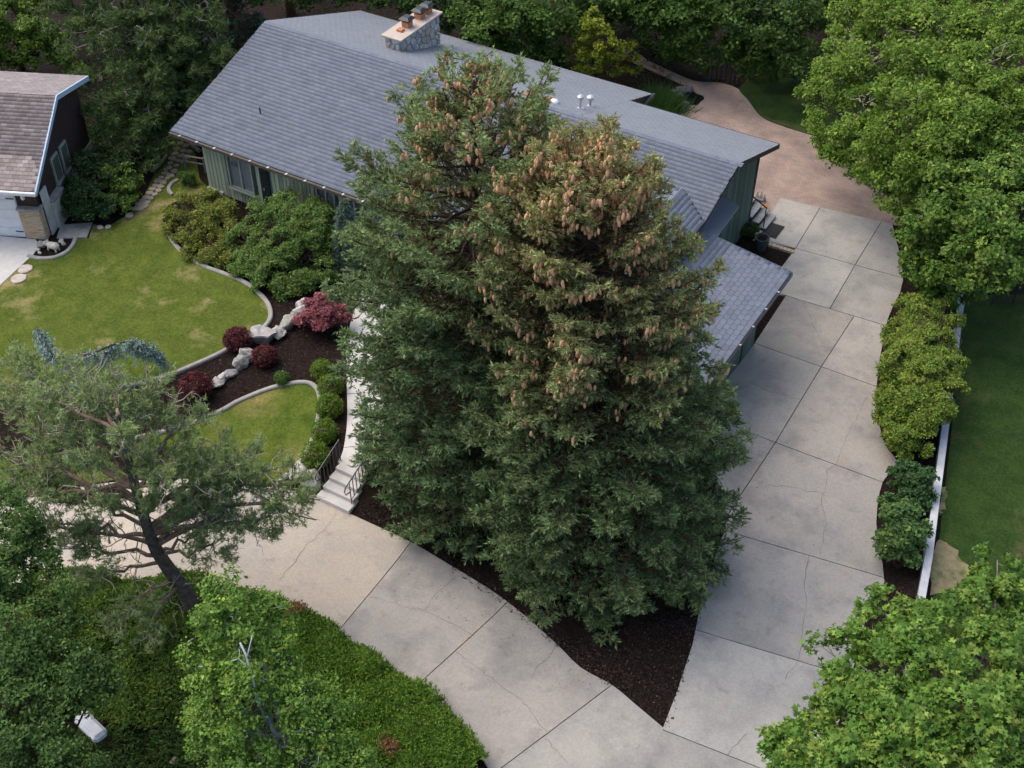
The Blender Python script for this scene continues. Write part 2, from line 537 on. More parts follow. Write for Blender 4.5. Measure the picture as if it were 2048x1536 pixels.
class MB:
    def __init__(self):
        self.v, self.f = [], []

    def add(self, vs, fs):
        n = len(self.v)
        self.v += [tuple(map(float, p)) for p in vs]
        self.f += [tuple(i + n for i in f) for f in fs]
        return self

    def box(self, c, s, ax=None):
        c = np.array(c, float)
        X, Y, Z = (np.array(a, float) for a in (ax or ((1, 0, 0), (0, 1, 0), (0, 0, 1))))
        h = np.array(s, float) / 2
        vs = [c + X * h[0] * i + Y * h[1] * j + Z * h[2] * k for k in (-1, 1) for j in (-1, 1) for i in (-1, 1)]
        return self.add(vs, [(0, 2, 3, 1), (4, 5, 7, 6), (0, 1, 5, 4), (2, 6, 7, 3), (0, 4, 6, 2), (1, 3, 7, 5)])

    def b2(self, a, b):
        a, b = np.array(a, float), np.array(b, float)
        return self.box((a + b) / 2, np.abs(b - a))

    def prism(self, poly, z0, z1):
        n = len(poly)
        area = sum(poly[i][0] * poly[(i + 1) % n][1] - poly[(i + 1) % n][0] * poly[i][1] for i in range(n))
        if area < 0:
            poly = poly[::-1]
        vs = [(p[0], p[1], z0) for p in poly] + [(p[0], p[1], z1) for p in poly]
        fs = [tuple(range(n - 1, -1, -1)), tuple(range(n, 2 * n))] + [(i, (i + 1) % n, n + (i + 1) % n, n + i) for i in range(n)]
        return self.add(vs, fs)

    def solid(self, top, bot):
        """closed solid between two loops of equal length"""
        n = len(top)
        fs = [tuple(range(n)), tuple(range(2 * n - 1, n - 1, -1))] + [((i + 1) % n, i, n + i, n + (i + 1) % n) for i in range(n)]
        return self.add(list(top) + list(bot), fs)

    def tube(self, pts, rad, n=6, cap=True):
        pts = [np.array(p, float) for p in pts]
        if np.isscalar(rad):
            rad = [rad] * len(pts)
        rings = []
        ref = None
        for i, p in enumerate(pts):
            d = pts[min(i + 1, len(pts) - 1)] - pts[max(i - 1, 0)]
            d = d / (np.linalg.norm(d) + 1e-9)
            if ref is None:
                ref = np.array([0, 0, 1.0]) if abs(d[2]) < .9 else np.array([1.0, 0, 0])
            a = np.cross(d, ref)
            a /= np.linalg.norm(a) + 1e-9
            b = np.cross(d, a)
            ref = -b if False else ref
            rings.append([p + rad[i] * (a * math.cos(2 * math.pi * k / n) + b * math.sin(2 * math.pi * k / n)) for k in range(n)])
        vs = [q for R in rings for q in R]
        fs = []
        for i in range(len(pts) - 1):
            for k in range(n):
                k2 = (k + 1) % n
                fs.append((i * n + k, i * n + k2, (i + 1) * n + k2, (i + 1) * n + k))
        if cap:
            fs.append(tuple(range(n - 1, -1, -1)))
            fs.append(tuple((len(pts) - 1) * n + k for k in range(n)))
        return self.add(vs, fs)

    def lathe(self, c, prof, n=16):
        rings = [[(c[0] + r * math.cos(2 * math.pi * k / n), c[1] + r * math.sin(2 * math.pi * k / n), c[2] + z) for k in range(n)] for r, z in prof]
        vs = [q for R in rings for q in R]
        fs = []
        for i in range(len(prof) - 1):
            for k in range(n):
                k2 = (k + 1) % n
                fs.append((i * n + k, i * n + k2, (i + 1) * n + k2, (i + 1) * n + k))
        fs.append(tuple(range(n - 1, -1, -1)))
        fs.append(tuple((len(prof) - 1) * n + k for k in range(n)))
        return self.add(vs, fs)

    def build(self, name, material, parent=None, smooth=False, bevel=0):
        me = bpy.data.meshes.new(name)
        me.from_pydata(self.v, [], self.f)
        if bevel:
            bm = bmesh.new()
            bm.from_mesh(me)
            bmesh.ops.bevel(bm, geom=bm.edges[:], offset=bevel, segments=1, affect='EDGES')
            bm.to_mesh(me)
            bm.free()
        if smooth:
            me.polygons.foreach_set('use_smooth', [True] * len(me.polygons))
        me.update()
        o = link(name, me, material)
        if parent is not None:
            keep(o, parent)
        return o


def densify(poly, step, closed=True):
    out = []
    n = len(poly)
    for i in range(n if closed else n - 1):
        a, b = np.array(poly[i], float), np.array(poly[(i + 1) % n], float)
        k = max(1, int(np.linalg.norm(b - a) / step))
        out += [tuple(a + (b - a) * t / k) for t in range(k)]
    if not closed:
        out.append(tuple(poly[-1]))
    return out


def smooth_line(pts, closed=False, per=5):
    P = [np.array(p, float) for p in pts]
    n = len(P)
    out = []
    for i in range(n if closed else n - 1):
        p0, p1, p2, p3 = (P[(i - 1) % n] if closed else P[max(i - 1, 0)], P[i], P[(i + 1) % n] if closed else P[min(i + 1, n - 1)], P[(i + 2) % n] if closed else P[min(i + 2, n - 1)])
        for k in range(per):
            t = k / per
            out.append(tuple(.5 * (2 * p1 + (p2 - p0) * t + (2 * p0 - 5 * p1 + 4 * p2 - p3) * t * t + (3 * p1 - p0 - 3 * p2 + p3) * t ** 3)))
    if not closed:
        out.append(tuple(P[-1]))
    return out


def drape(name, poly, off, material, parent=None, skirt=.08, step=.5, rough=0.0):
    """a sheet that follows the terrain, with a skirt down its edge"""
    poly = densify([p[:2] for p in poly], step)
    a = np.array(poly)
    if rough:
        a = a + RNG.normal(0, rough, a.shape)
        poly = [tuple(p) for p in a]
    n = len(poly)
    x0, y0 = a.min(0)
    x1, y1 = a.max(0)
    gx, gy = np.meshgrid(np.arange(x0 + step / 2, x1, step), np.arange(y0 + step / 2, y1, step))
    g = np.stack([gx.ravel(), gy.ravel()], 1)
    # keep grid points inside
    ins = np.zeros(len(g), bool)
    j = n - 1
    for i in range(n):
        xi, yi = a[i]
        xj, yj = a[j]
        c = ((yi > g[:, 1]) != (yj > g[:, 1])) & (g[:, 0] < (xj - xi) * (g[:, 1] - yi) / ((yj - yi) if abs(yj - yi) > 1e-12 else 1e-12) + xi)
        ins ^= c
        j = i
    g = g[ins]
    if len(g):
        # not too close to the border
        d = np.min(((g[:, None, :] - a[None, :, :]) ** 2).sum(-1), 1)
        g = g[d > (step * .35) ** 2]
    vs = [Vector(p) for p in poly] + [Vector(p) for p in g]
    res = delaunay_2d_cdt(vs, [(i, (i + 1) % n) for i in range(n)], [list(range(n))], 1, 1e-5)
    V = np.array([tuple(v) for v in res[0]])
    Z = ter(V[:, 0], V[:, 1]) + off
    V3 = [(*V[i], Z[i]) for i in range(len(V))]
    F = [tuple(f) for f in res[2]]
    # boundary edges
    cnt = {}
    for f in F:
        for k in range(len(f)):
            e = (f[k], f[(k + 1) % len(f)])
            cnt[tuple(sorted(e))] = cnt.get(tuple(sorted(e)), []) + [e]
    low = {}
    for k, es in cnt.items():
        if len(es) == 1:
            i, jx = es[0]
            for q in (i, jx):
                if q not in low:
                    low[q] = len(V3)
                    V3.append((V3[q][0], V3[q][1], V3[q][2] - skirt))
            F.append((jx, i, low[i], low[jx]))
    me = bpy.data.meshes.new(name)
    me.from_pydata(V3, [], F)
    me.update()
    o = link(name, me, material)
    if parent is not None:
        keep(o, parent)
    return o


def clip(poly, a, b, keep_left=True, off=0.0):
    """half-plane clip of a polygon by line a->b"""
    a, b = np.array(a, float), np.array(b, float)
    d = (b - a) / np.linalg.norm(b - a)
    nrm = np.array([-d[1], d[0]]) * (1 if keep_left else -1)
    out = []
    n = len(poly)
    for i in range(n):
        p, q = np.array(poly[i], float), np.array(poly[(i + 1) % n], float)
        sp, sq = (p - a) @ nrm - off, (q - a) @ nrm - off
        if sp >= 0:
            out.append(tuple(p))
        if sp * sq < 0:
            out.append(tuple(p + (q - p) * sp / (sp - sq)))
    return out


def ribbon(name, line, w, off, h, material, parent=None, per=4, seg=0):
    """raised kerb following a line on the terrain"""
    L = [np.array(p[:2], float) for p in smooth_line(line, False, per)]
    vs, fs = [], []
    for i, p in enumerate(L):
        d = L[min(i + 1, len(L) - 1)] - L[max(i - 1, 0)]
        d /= np.linalg.norm(d) + 1e-9
        nn = np.array([-d[1], d[0]])
        z = float(ter(p[0], p[1])[0]) + off
        for s, zz in ((-.5, z - .1), (-.5, z + h * .7), (-.32, z + h), (.32, z + h), (.5, z + h * .7), (.5, z - .1)):
            q = p + nn * s * w
            vs.append((q[0], q[1], zz))
    for i in range(len(L) - 1):
        for k in range(5):
            fs.append((i * 6 + k, i * 6 + k + 1, i * 6 + 6 + k + 1, i * 6 + 6 + k))
    fs += [tuple(range(6)), tuple(range((len(L) - 1) * 6 + 5, (len(L) - 1) * 6 - 1, -1))]
    o = MB().add(vs, fs).build(name, material, parent)
    return o


_rock_cache = {}


def rock_mesh(seed, n=2, rough=.28, flat=1.0):
    key = (seed, n, rough, flat)
    if key in _rock_cache:
        return _rock_cache[key]
    bm = bmesh.new()
    bmesh.ops.create_icosphere(bm, subdivisions=n, radius=1)
    rg = np.random.default_rng(seed)
    dirs = rg.normal(size=(17, 3))
    dirs /= np.linalg.norm(dirs, axis=1)[:, None]
    cuts = rg.uniform(.5, .92, 17)
    for v in bm.verts:
        p = np.array(v.co)
        for d, c in zip(dirs, cuts):
            s = p @ d
            if s > c:
                p = p - d * (s - c) * .97
        q = np.array(v.co)
        p = p * (1 + .05 * math.sin(7 * q[0] + seed) * math.cos(6 * q[1] + 2 * seed) + .04 * math.sin(13 * q[2] + 9 * q[0]) + rg.normal(0, rough * .1))
        p[2] *= flat
        v.co = p
    me = bpy.data.meshes.new('rock')
    bm.to_mesh(me)
    bm.free()
    _rock_cache[key] = me
    return me


def place_rock(name, pos, size, rotz, material, label, cat='boulder', group=None, seed=1, tilt=0, n=2):
    me = rock_mesh(seed, n).copy()
    me.name = name
    o = link(name, me, material)
    o.location = pos
    o.scale = size
    o.rotation_euler = (tilt, tilt * .5, rotz)
    return tag(o, label, cat, group)

# ================================================================== THE SETTING
def axis(lo, a, b, hi, fine, coarse):
    return np.unique(np.round(np.concatenate([np.arange(lo, a, coarse), np.arange(a, b, fine), np.arange(b, hi + coarse, coarse)]), 4))


gxs, gys = axis(-160, -46, 8, 120, .6, 8), axis(-60, 10, 58, 220, .6, 8)
GX, GY = np.meshgrid(gxs, gys)
GZ = np.concatenate([ter(GX[i], GY[i]) for i in range(len(gys))])
nx = len(gxs)
ii = np.arange(len(gys) - 1)[:, None] * nx + np.arange(nx - 1)[None, :]
ii = ii.ravel()
me = np_mesh('ground', np.stack([GX.ravel(), GY.ravel(), GZ], 1), np.stack([ii, ii + 1, ii + nx + 1, ii + nx], 1), smooth=True)
ground = tag(link('ground', me, M['mulch']), 'dark brown bark mulch and soil between the drives and beds', 'ground', kind='structure')

# lawns
K1 = [(337, 468), (350, 490), (375, 515), (410, 535), (450, 550), (490, 567), (520, 590), (538, 613), (541, 638), (524, 660), (498, 674), (470, 688), (450, 703), (400, 727), (330, 755), (260, 772), (225, 780)]
K2 = [(200, 893), (300, 872), (380, 850), (440, 825), (480, 803), (540, 779), (590, 768), (620, 769), (637, 785), (640, 820), (632, 860), (622, 890), (602, 925), (577, 950), (553, 970)]
lawnA = atl([(57, 516), (30, 545), (0, 574), (-60, 640), (-110, 720), (-80, 800), (60, 800), (150, 792)]) + smooth_line(atl(K1[::-1]), False, 4) + \
    atl([(325, 440), (330, 415), (370, 395), (425, 385), (400, 360), (390, 300), (365, 270), (345, 285), (318, 330), (290, 390), (255, 432), (215, 455), (186, 450), (178, 478), (152, 480), (146, 494), (135, 506), (110, 518), (80, 521)])
tag(drape('lawn', lawnA, .035, M['lawn'], step=.6), 'large green front lawn with dry patches inside the curved kerb', 'lawn', kind='structure')
lawnB = smooth_line(atl(K2), False, 4) + atl([(480, 972), (400, 956), (250, 958), (100, 980), (-30, 985), (-30, 925), (80, 912)])
tag(drape('lawn', lawnB, .035, M['lawn_small'], step=.6), 'small teardrop lawn beside the curving drive and round box bushes', 'lawn', kind='structure')
lawnC = atl([(1925, 600), (1990, 590), (2150, 590), (2300, 1100), (2150, 1400), (1840, 1260), (1866, 1190), (1880, 1060), (1904, 850), (1916, 700)])
tag(drape('lawn', lawnC, .035, M['lawn_dark'], step=.6), 'dark green lawn of the next garden beyond the white wall', 'lawn', kind='structure')
lawnD = smooth_line(atl([(1478, 176), (1500, 205), (1522, 232), (1560, 250), (1625, 270), (1720, 280), (1780, 230), (1720, 150), (1600, 140), (1520, 155)]), True, 4)
tag(drape('lawn', lawnD, .035, M['lawn_dark'], step=.6), 'shaded back lawn curving beside the brick patio', 'lawn', kind='structure')

for k, (pts, lab) in enumerate((([(1884, 975), (1893, 985), (1895, 1010), (1884, 1030), (1876, 1020)], 'bare straw patch of turf at the white wall, upper'), ([(1868, 1095), (1892, 1085), (1925, 1120), (1935, 1150), (1900, 1180), (1862, 1185)], 'large bare straw patch of turf at the white wall, lower'))):
    tag(drape('bare_patch', smooth_line(atl(pts), True, 5), .04, M['soil_dry'], None, .01, .25, .05), lab, 'bare patch', kind='structure')
# brick patio
patio = smooth_line(atl([(1262, 92), (1290, 118), (1335, 140), (1390, 163), (1440, 166), (1478, 180), (1500, 207), (1522, 234), (1560, 252), (1625, 272)]), False, 4) + \
    atl([(1740, 300), (1840, 380), (1850, 460), (1783, 450), (1560, 398), (1520, 470), (1470, 470), (1430, 350), (1340, 300), (1250, 230), (1310, 205), (1395, 212), (1408, 196), (1365, 170), (1320, 150), (1270, 128), (1240, 100)])
tag(drape('patio', patio, .03, M['paver'], step=.6), 'reddish brown brick patio and path behind the house', 'patio', kind='structure')

# concrete drives, slab by slab
loop_up = [(-120, 1030), (0, 1005), (100, 986), (250, 964), (400, 960), (480, 974), (540, 976), (600, 987), (641, 1002), (706, 1032), (745, 1050), (822, 1086), (900, 1132), (1016, 1206), (1110, 1287), (1160, 1336), (1224, 1372), (1270, 1410), (1326, 1457)]
loop_dn = [(1290, 1540), (1230, 1700), (1050, 1700), (1010, 1600), (975, 1536), (945, 1490), (920, 1460), (880, 1415), (835, 1372), (790, 1352), (730, 1312), (672, 1268), (590, 1228), (500, 1190), (420, 1167), (300, 1160), (130, 1165), (0, 1170), (-120, 1190)]
loop_poly = smooth_line(atl(loop_up), False, 3) + atl(loop_dn[:2]) + smooth_line(atl(loop_dn[2:]), False, 3)
J = [((279, 1118), (272, 1150)), ((822, 1085), (672, 1270)), ((1016, 1205), (835, 1372)), ((1224, 1371), (1005, 1536))]
J = [[at(*p)[:2] for p in j] for j in J]
GAP = .014
drive_loop = tag(bpy.data.objects.new('drive', None), 'curved pale concrete drive crossing below the two spruces', 'driveway', kind='structure')
COL.objects.link(drive_loop)
rest = loop_poly
mats = [M['conc_warm'], M['conc_warm'], M['conc_grey'], M['conc_grey'], M['conc_light']]
for k in range(5):
    piece = rest
    if k < 4:
        a, b = J[k]
        left = np.cross(np.append(b - a, 0), np.append(np.array(at(100, 1080)[:2]) - a, 0))[2] > 0
        piece = clip(rest, a, b, left, GAP)
        rest = clip(rest, a, b, not left, GAP)
    s = drape('slab', piece, .05, mats[k], drive_loop, .1, .5)
    if k == 1:
        s['label'] = 'brightest warm beige concrete slab'

left_edge = [(1560, 398), (1545, 425), (1520, 470), (1505, 482), (1533, 484), (1591, 499), (1560, 540), (1540, 545), (1545, 590), (1572, 593), (1508, 690), (1440, 780), (1400, 860), (1440, 980), (1452, 1060), (1440, 1085), (1420, 1150), (1400, 1215), (1385, 1290), (1355, 1382), (1326, 1457), (1290, 1540), (1225, 1700)]
right_edge = [(1600, 1720), (1690, 1400), (1740, 1210), (1768, 1165), (1752, 1050), (1765, 965), (1795, 930), (1765, 880), (1752, 780), (1775, 640), (1806, 560), (1784, 450)]
drv = atl(left_edge) + smooth_line(atl(right_edge), False, 3)
Cj = [((1591, 498.5), (1798, 556)), ((1572, 593), (1766, 651.5)), ((1508, 688), (1749, 773.6)), ((1513, 872.6), (1761, 965)), ((1470, 1069), (1749, 1151.6)), ((1391, 1261), (1640, 1337)), ((1324, 1461), (1512, 1535))]
Lj = [[((1640, 417), (1591, 498)), ((1760, 449), (1710, 531))], [((1710, 531), (1660, 618))], [((1707, 635), (1641, 737))], [((1641, 737), (1551, 886))], [((1551, 886), (1508, 951))], [], [], []]
drive_main = tag(bpy.data.objects.new('drive', None), 'straight concrete drive of large slabs along the right side of the house', 'driveway', kind='structure')
COL.objects.link(drive_main)
rest = drv
for k in range(8):
    band = rest
    if k < 7:
        a, b = (at(*p)[:2] for p in Cj[k])
        c = at(1660, 430)[:2]
        left = (b - a)[0] * (c - a)[1] - (b - a)[1] * (c - a)[0] > 0
        band = clip(rest, a, b, left, GAP)
        rest = clip(rest, a, b, not left, GAP)
    mm = [M['conc_light'], M['conc_light'], M['conc_grey'], M['conc_grey'], M['conc_grey'], M['conc_grey'], M['conc_light'], M['conc_light']][k]
    todo = [band]
    for (p, q) in Lj[k]:
        a, b = at(*p)[:2], at(*q)[:2]
        nxt = []
        last = todo.pop()
        todo += [clip(last, a, b, False, GAP), clip(last, a, b, True, GAP)]
    for pc in todo:
        if len(pc) > 2:
            drape('slab', pc, .05, mm, drive_main, .1, .8)

def crack(px, parent, w=.014):
    pts = []
    P = [np.array(p, float) for p in px]
    for i in range(len(P) - 1):
        k = max(2, int(np.linalg.norm(P[i + 1] - P[i]) / 9))
        for t in range(k):
            pts.append(P[i] + (P[i + 1] - P[i]) * t / k + RNG.normal(0, 1.6, 2))
    pts.append(P[-1])
    W = [at(*p) for p in pts]
    vs, fs = [], []
    for i, p in enumerate(W):
        d = W[min(i + 1, len(W) - 1)][:2] - W[max(i - 1, 0)][:2]
        d /= np.linalg.norm(d) + 1e-9
        ww = w * random.uniform(.35, 1.0)
        for s in (-.5, .5):
            vs.append((p[0] - d[1] * s * ww, p[1] + d[0] * s * ww, p[2] + .054))
    for i in range(len(W) - 1):
        fs.append((2 * i, 2 * i + 1, 2 * i + 3, 2 * i + 2))
    MB().add(vs, fs).build('crack', M['crack'], parent)


for c in ([(738, 1195), (790, 1210), (850, 1223), (880, 1240), (925, 1260), (950, 1275)], [(850, 1223), (868, 1195), (912, 1155)], [(911, 1306), (965, 1345), (1020, 1385), (1055, 1415), (1075, 1445), (1095, 1466)],
          [(1117, 1288), (1098, 1316), (1075, 1335), (1062, 1360)], [(1090, 1478), (1115, 1505), (1135, 1530)], [(672, 1030), (650, 1062), (620, 1085), (590, 1125), (560, 1160)]):
    crack(c, drive_loop)
for c in ([(1606, 605), (1625, 650), (1645, 690)], [(1502, 767), (1540, 785), (1600, 801)], [(1738, 795), (1722, 815), (1700, 860), (1685, 895), (1671, 930), (1655, 945), (1652, 975), (1645, 990), (1643, 1012), (1652, 1050), (1640, 1110)],
          [(1500, 977), (1560, 974), (1620, 984), (1645, 990)], [(1618, 1115), (1611, 1155), (1608, 1185), (1613, 1215), (1604, 1255), (1603, 1300), (1596, 1325)], [(1596, 1325), (1570, 1360)], [(1490, 1470), (1455, 1512)]):
    crack(c, drive_main, .017)

# kerbs
for pts, lab in ((K1, 'long pale concrete kerb curving round the large front lawn'), (K2, 'pale concrete kerb looping round the small teardrop lawn'),
                 ([(57, 514), (80, 519), (110, 517), (134, 506), (147, 491), (152, 478)], 'short curved kerb round the bed with the pig figure'),
                 ([(345, 280), (342, 300), (325, 325), (305, 345)], 'dark kerb along the left of the flagstone path'),
                 ([(346, 392), (338, 382), (343, 370), (356, 362)], 'short curved kerb round the little bush by the path'),
                 ([(382, 278), (385, 292), (400, 304)], 'short kerb at the house corner beside the path')):
    tag(ribbon('kerb', atl(pts), .17, .0, .12, M['kerb']), lab, 'kerb')

# neighbour's drive and slab
tag(drape('neighbour_drive', atl([(66, 512), (80, 492), (72, 481), (0, 474), (-150, 462), (-330, 600), (-190, 760), (-60, 640), (0, 573)]), .055, M['conc_white'], step=.8), 'white concrete drive in front of the garage of the brown house', 'driveway', kind='structure')
tag(drape('stone_slab', atl([(122, 452), (186, 447), (174, 477), (114, 478)]), .06, M['kerb'], None, .12), 'grey rectangular concrete pad beside the dark hedge', 'slab')

# front walk
wl = [(676, 926), (686, 905), (692, 870), (695, 830), (694, 780), (693, 730), (694, 690), (702, 645), (718, 600), (735, 560)]
wr = [(729, 951), (752, 915), (766, 868), (768, 820), (764, 770), (762, 720), (764, 680), (774, 640), (792, 600), (812, 565)]
walk_poly = smooth_line(atl(wl), False, 3) + smooth_line(atl(wr[::-1]), False, 3)
walk = tag(bpy.data.objects.new('walkway', None), 'curved white concrete front walk between mulch and spruce', 'path', kind='structure')
COL.objects.link(walk)
rest = walk_poly
for p, q in (((690, 897), (760, 893)), ((694, 790), (765, 785)), ((694, 700), (764, 700))):
    a, b = at(*p)[:2], at(*q)[:2]
    drape('slab', clip(rest, a, b, False, .012), .05, M['conc_white'], walk, .1)
    rest = clip(rest, a, b, True, .012)
drape('slab', rest, .05, M['conc_white'], walk, .1)

# front steps
steps = empty('front_steps', 'white concrete front steps with four treads between black railings', 'steps', loc=(-19.0, 20.5, 0))
SX0, SX1 = -19.74, -18.42
for k in range(4):
    MB().b2((SX0 + .03 * k, 20.42 + .33 * k, -.1), (SX1 - .06 * k, 21.95, .16 * (k + 1) + .05)).build('tread', M['conc_white'], steps, bevel=.012)


def railing(name, x, label):
    r = empty(name, label, 'railing', 'black iron railings of the front steps', (x, 20.7, 0))
    y0, y1, z0, z1 = 20.72, 21.75, .32, .70
    for i in range(7):
        t = i / 6
        y, z = y0 + (y1 - y0) * t, z0 + (z1 - z0) * t
        MB().b2((x - .011, y - .011, z + (.08 if i not in (0, 6) else -.1)), (x + .011, y + .011, z + .88)).build('post' if i in (0, 6) else 'baluster', M['black'], r)
    MB().tube([(x, y0 - .05, z0 + .88), (x, y1 + .05, z1 + .92)], .028, 6).build('handrail', M['black'], r)
    MB().tube([(x, y0, z0 + .08), (x, y1, z1 + .08)], .014, 4).build('bottom_rail', M['black'], r)
    MB().tube([(x, y0 - .05, z0 + .88), (x, y0 - .2, z0 + .84), (x, y0 - .27, z0 + .68), (x, y0 - .22, z0 + .52), (x, y0, z0 + .46)], .022, 6).build('scroll', M['black'], r)
    return r


railing('handrail_frame', SX0 + .06, 'black iron railing on the left of the front steps by the box bush')
railing('handrail_frame', SX1 - .1, 'black iron railing on the right of the front steps by the spruce')


# ================================================================== HOUSES
def shingles(parent, O, u, v, Lu, Lv, e, w, mobj, misl, n_obj=0, seed=1, skip=None):
    """courses of shingles on a plane; the n_obj lowest ones become objects of their own"""
    O, u, v = (np.array(q, float) for q in (O, u, v))
    n = np.cross(u, v)
    rg = np.random.default_rng(seed)
    rows = int(math.ceil(Lv / e))
    V, count = [], 0
    me = None
    R = np.stack([u, v, n], 1)
    from mathutils import Matrix
    eul = Matrix(R.tolist()).to_euler()
    proto = None
    for i in range(rows):
        s0 = i * e
        s1 = min((i + 1) * e + .03, Lv)
        off = (i % 2) * w / 2 + rg.uniform(-.03, .03)
        xs = np.arange(-off, Lu, w)
        for x in xs:
            a, b = max(x, 0) + .004, min(x + w, Lu) - .004
            if b - a < .04 or (skip and skip(O + u * (a + b) / 2 + v * s0)):
                continue
            lift = .015 + rg.uniform(0, .006)
            if n_obj and count < n_obj and x >= 0 and x + w <= Lu and i < rows - 1:
                if proto is None:
                    proto = MB().add([(0.004, 0, 0), (w - .004, 0, 0), (0.004, 0, .018), (w - .004, 0, .018), (0.004, e + .03, .003), (w - .004, e + .03, .003)],
                                     [(2, 3, 5, 4), (0, 1, 3, 2), (0, 2, 4), (1, 5, 3)]).build('shingle', mobj)
                    o = proto
                else:
                    o = proto.copy()
                    COL.objects.link(o)
                o.location = O + u * x + v * s0
                o.rotation_euler = eul
                keep(o, parent)
                count += 1
                continue
            p = O + v * s0
            q = O + v * s1
            V.append([p + u * a, p + u * b, p + u * a + n * lift, p + u * b + n * lift, q + u * a + n * .003, q + u * b + n * .003])
    V = np.array(V)
    k = np.arange(len(V))[:, None] * 6
    F = np.concatenate([k + np.array([2, 3, 5, 4]), k + np.array([0, 1, 3, 2])])
    o = link('shingle_courses', np_mesh('shingle_courses', V.reshape(-1, 3), F), misl)
    keep(o, parent)
    o['kind'] = 'stuff'


EX0, EX1, EY, EZ = -35.13, -13.12, 31.25, 3.5
RY, RZ = 37.69, 5.60
S = (RZ - EZ) / (RY - EY)
BY, BZ = 44.25, 3.40
BS = (RZ - BZ) / (BY - RY)
NX, NY = -19.68, 41.98
house = empty('ranch_house', 'long green ranch house with grey shingle roof and stone chimney behind the spruces', 'house', loc=(-24, 37, 0))
H0 = Vector((0, 0, 0))


def slopez(y):
    return EZ + S * (y - EY) if y <= RY else RZ - BS * (y - RY)


# wall core
core = MB()
prof = [(31.86, -.2), (43.5, -.2), (43.5, slopez(43.5) - .2), (RY, RZ - .2), (31.86, slopez(31.86) - .2)]
prof2 = [(31.86, -.2), (41.8, -.2), (41.8, slopez(41.8) - .2), (RY, RZ - .2), (31.86, slopez(31.86) - .2)]
for pr, xa, xb in ((prof, -34.1, -20.2), (prof2, -20.2, -13.86)):
    core.solid([(xb, y, z) for y, z in pr], [(xa, y, z) for y, z in pr])
walls = core.build('wall', M['siding_shaded'], house)
MB().b2((-34.16, 31.7, -.2), (-33.3, 31.9, .858)).build('foundation', M['stucco'], house)

# roof slabs
rs = MB()


def slab_plane(mb, pts, t=.14):
    """thick sheet from a top loop (counter-clockwise seen from above)"""
    mb.solid([tuple(p) for p in pts], [(p[0], p[1], p[2] - t) for p in pts])


slab_plane(rs, [(EX0, EY, EZ), (EX1, EY, EZ), (EX1, RY, RZ), (EX0, RY, RZ)])
slab_plane(rs, [(EX0, RY, RZ), (NX, RY, RZ), (NX, BY, BZ), (EX0, BY, BZ)])
slab_plane(rs, [(NX, RY, RZ), (EX1, RY, RZ), (EX1, NY, slopez(NY)), (NX, NY, slopez(NY))])
roof = rs.build('roof', M['trim_dark'], house)
lf, lb = math.hypot(RY - EY, RZ - EZ), math.hypot(BY - RY, RZ - BZ)
vf = ((0, (RY - EY) / lf, (RZ - EZ) / lf))
vb = ((0, -(BY - RY) / lb, (RZ - BZ) / lb))
inw = lambda p: -16.6 < p[0] < -13.2 and p[1] < 35.5 and False
shingles(roof, (EX0 - .03, EY - .03, EZ + .004), (1, 0, 0), vf, EX1 - EX0 + .06, lf, .195, .31, M['sh_obj'], M['sh_isl'], 0, 1)
shingles(roof, (NX, BY + .03, BZ + .004), (-1, 0, 0), vb, NX - EX0 + .03, lb, .195, .31, M['sh_obj'], M['sh_isl'], 0, 2)
ln = lb * (NY - RY) / (BY - RY)
shingles(roof, (EX1 + .03, NY + .03, slopez(NY) + .004), (-1, 0, 0), vb, EX1 - NX + .03, ln, .195, .31, M['sh_obj'], M['sh_isl'], 0, 3)
cap = MB()
x = EX0
while x < EX1:
    for sgn, vv in ((1, np.array([0, -vf[1], -vf[2]])), (-1, np.array([0, -vb[1], -vb[2]]))):
        p0 = np.array([x, RY, RZ + .035])
        cap.add([p0, p0 + [.24, 0, -.012], p0 + vv * .15 + [.24, 0, -.014], p0 + vv * .15 + [0, 0, -.004]], [(0, 3, 2, 1) if sgn > 0 else (0, 1, 2, 3)])
    x += .215
c = cap.build('ridge_caps', M['sh_isl'], roof)
c['kind'] = 'stuff'

# gutters and fascia
MB().b2((EX0 - .02, EY - .14, EZ - .15), (-16.2, EY - .035, EZ - .02)).build('gutter', M['gutter'], house)
for k in range(15):
    xx = EX0 + .5 + k * .92
    MB().b2((xx, EY - .15, EZ - .03), (xx + .07, EY - .03, EZ - .012)).build('gutter_strap', M['galv'], house)
MB().b2((NX - .02, NY + .02, slopez(NY) - .2), (EX1 + .02, NY + .14, slopez(NY) - .02)).build('gutter', M['black'], house)
MB().b2((NX, NY + .1, BZ - .1), (NX + .1, BY + .1, BZ + .04)).build('gutter', M['black'], house)
MB().tube([(-19.5, 42.05, slopez(NY) - .1), (-19.5, 42.05, 1.0)], .05, 6).build('downspout', M['black'], house)
MB().tube([(-13.78, NY + .05, slopez(NY) - .15), (-13.78, 41.86, slopez(NY) - .45), (-13.78, 41.86, .1)], .055, 6).build('downspout', M['black'], house)
MB().add([(EX1 + .012, RY, RZ - .0), (EX1 + .012, NY, slopez(NY)), (EX1 + .012, NY, slopez(NY) - .2), (EX1 + .012, RY, RZ - .2), (EX1 + .012, EY, EZ - .2), (EX1 + .012, EY, EZ)],
         [(3, 2, 1, 0), (3, 0, 5, 4)]).build('fascia', M['trim_dark'], house)

# windows on the front, then boards around them
WY = 31.80


def wrect(tl, br):
    a, b = onax(*tl, 1, WY), onax(*br, 1, WY)
    return a[0], b[0], b[2], a[2]


openings = []


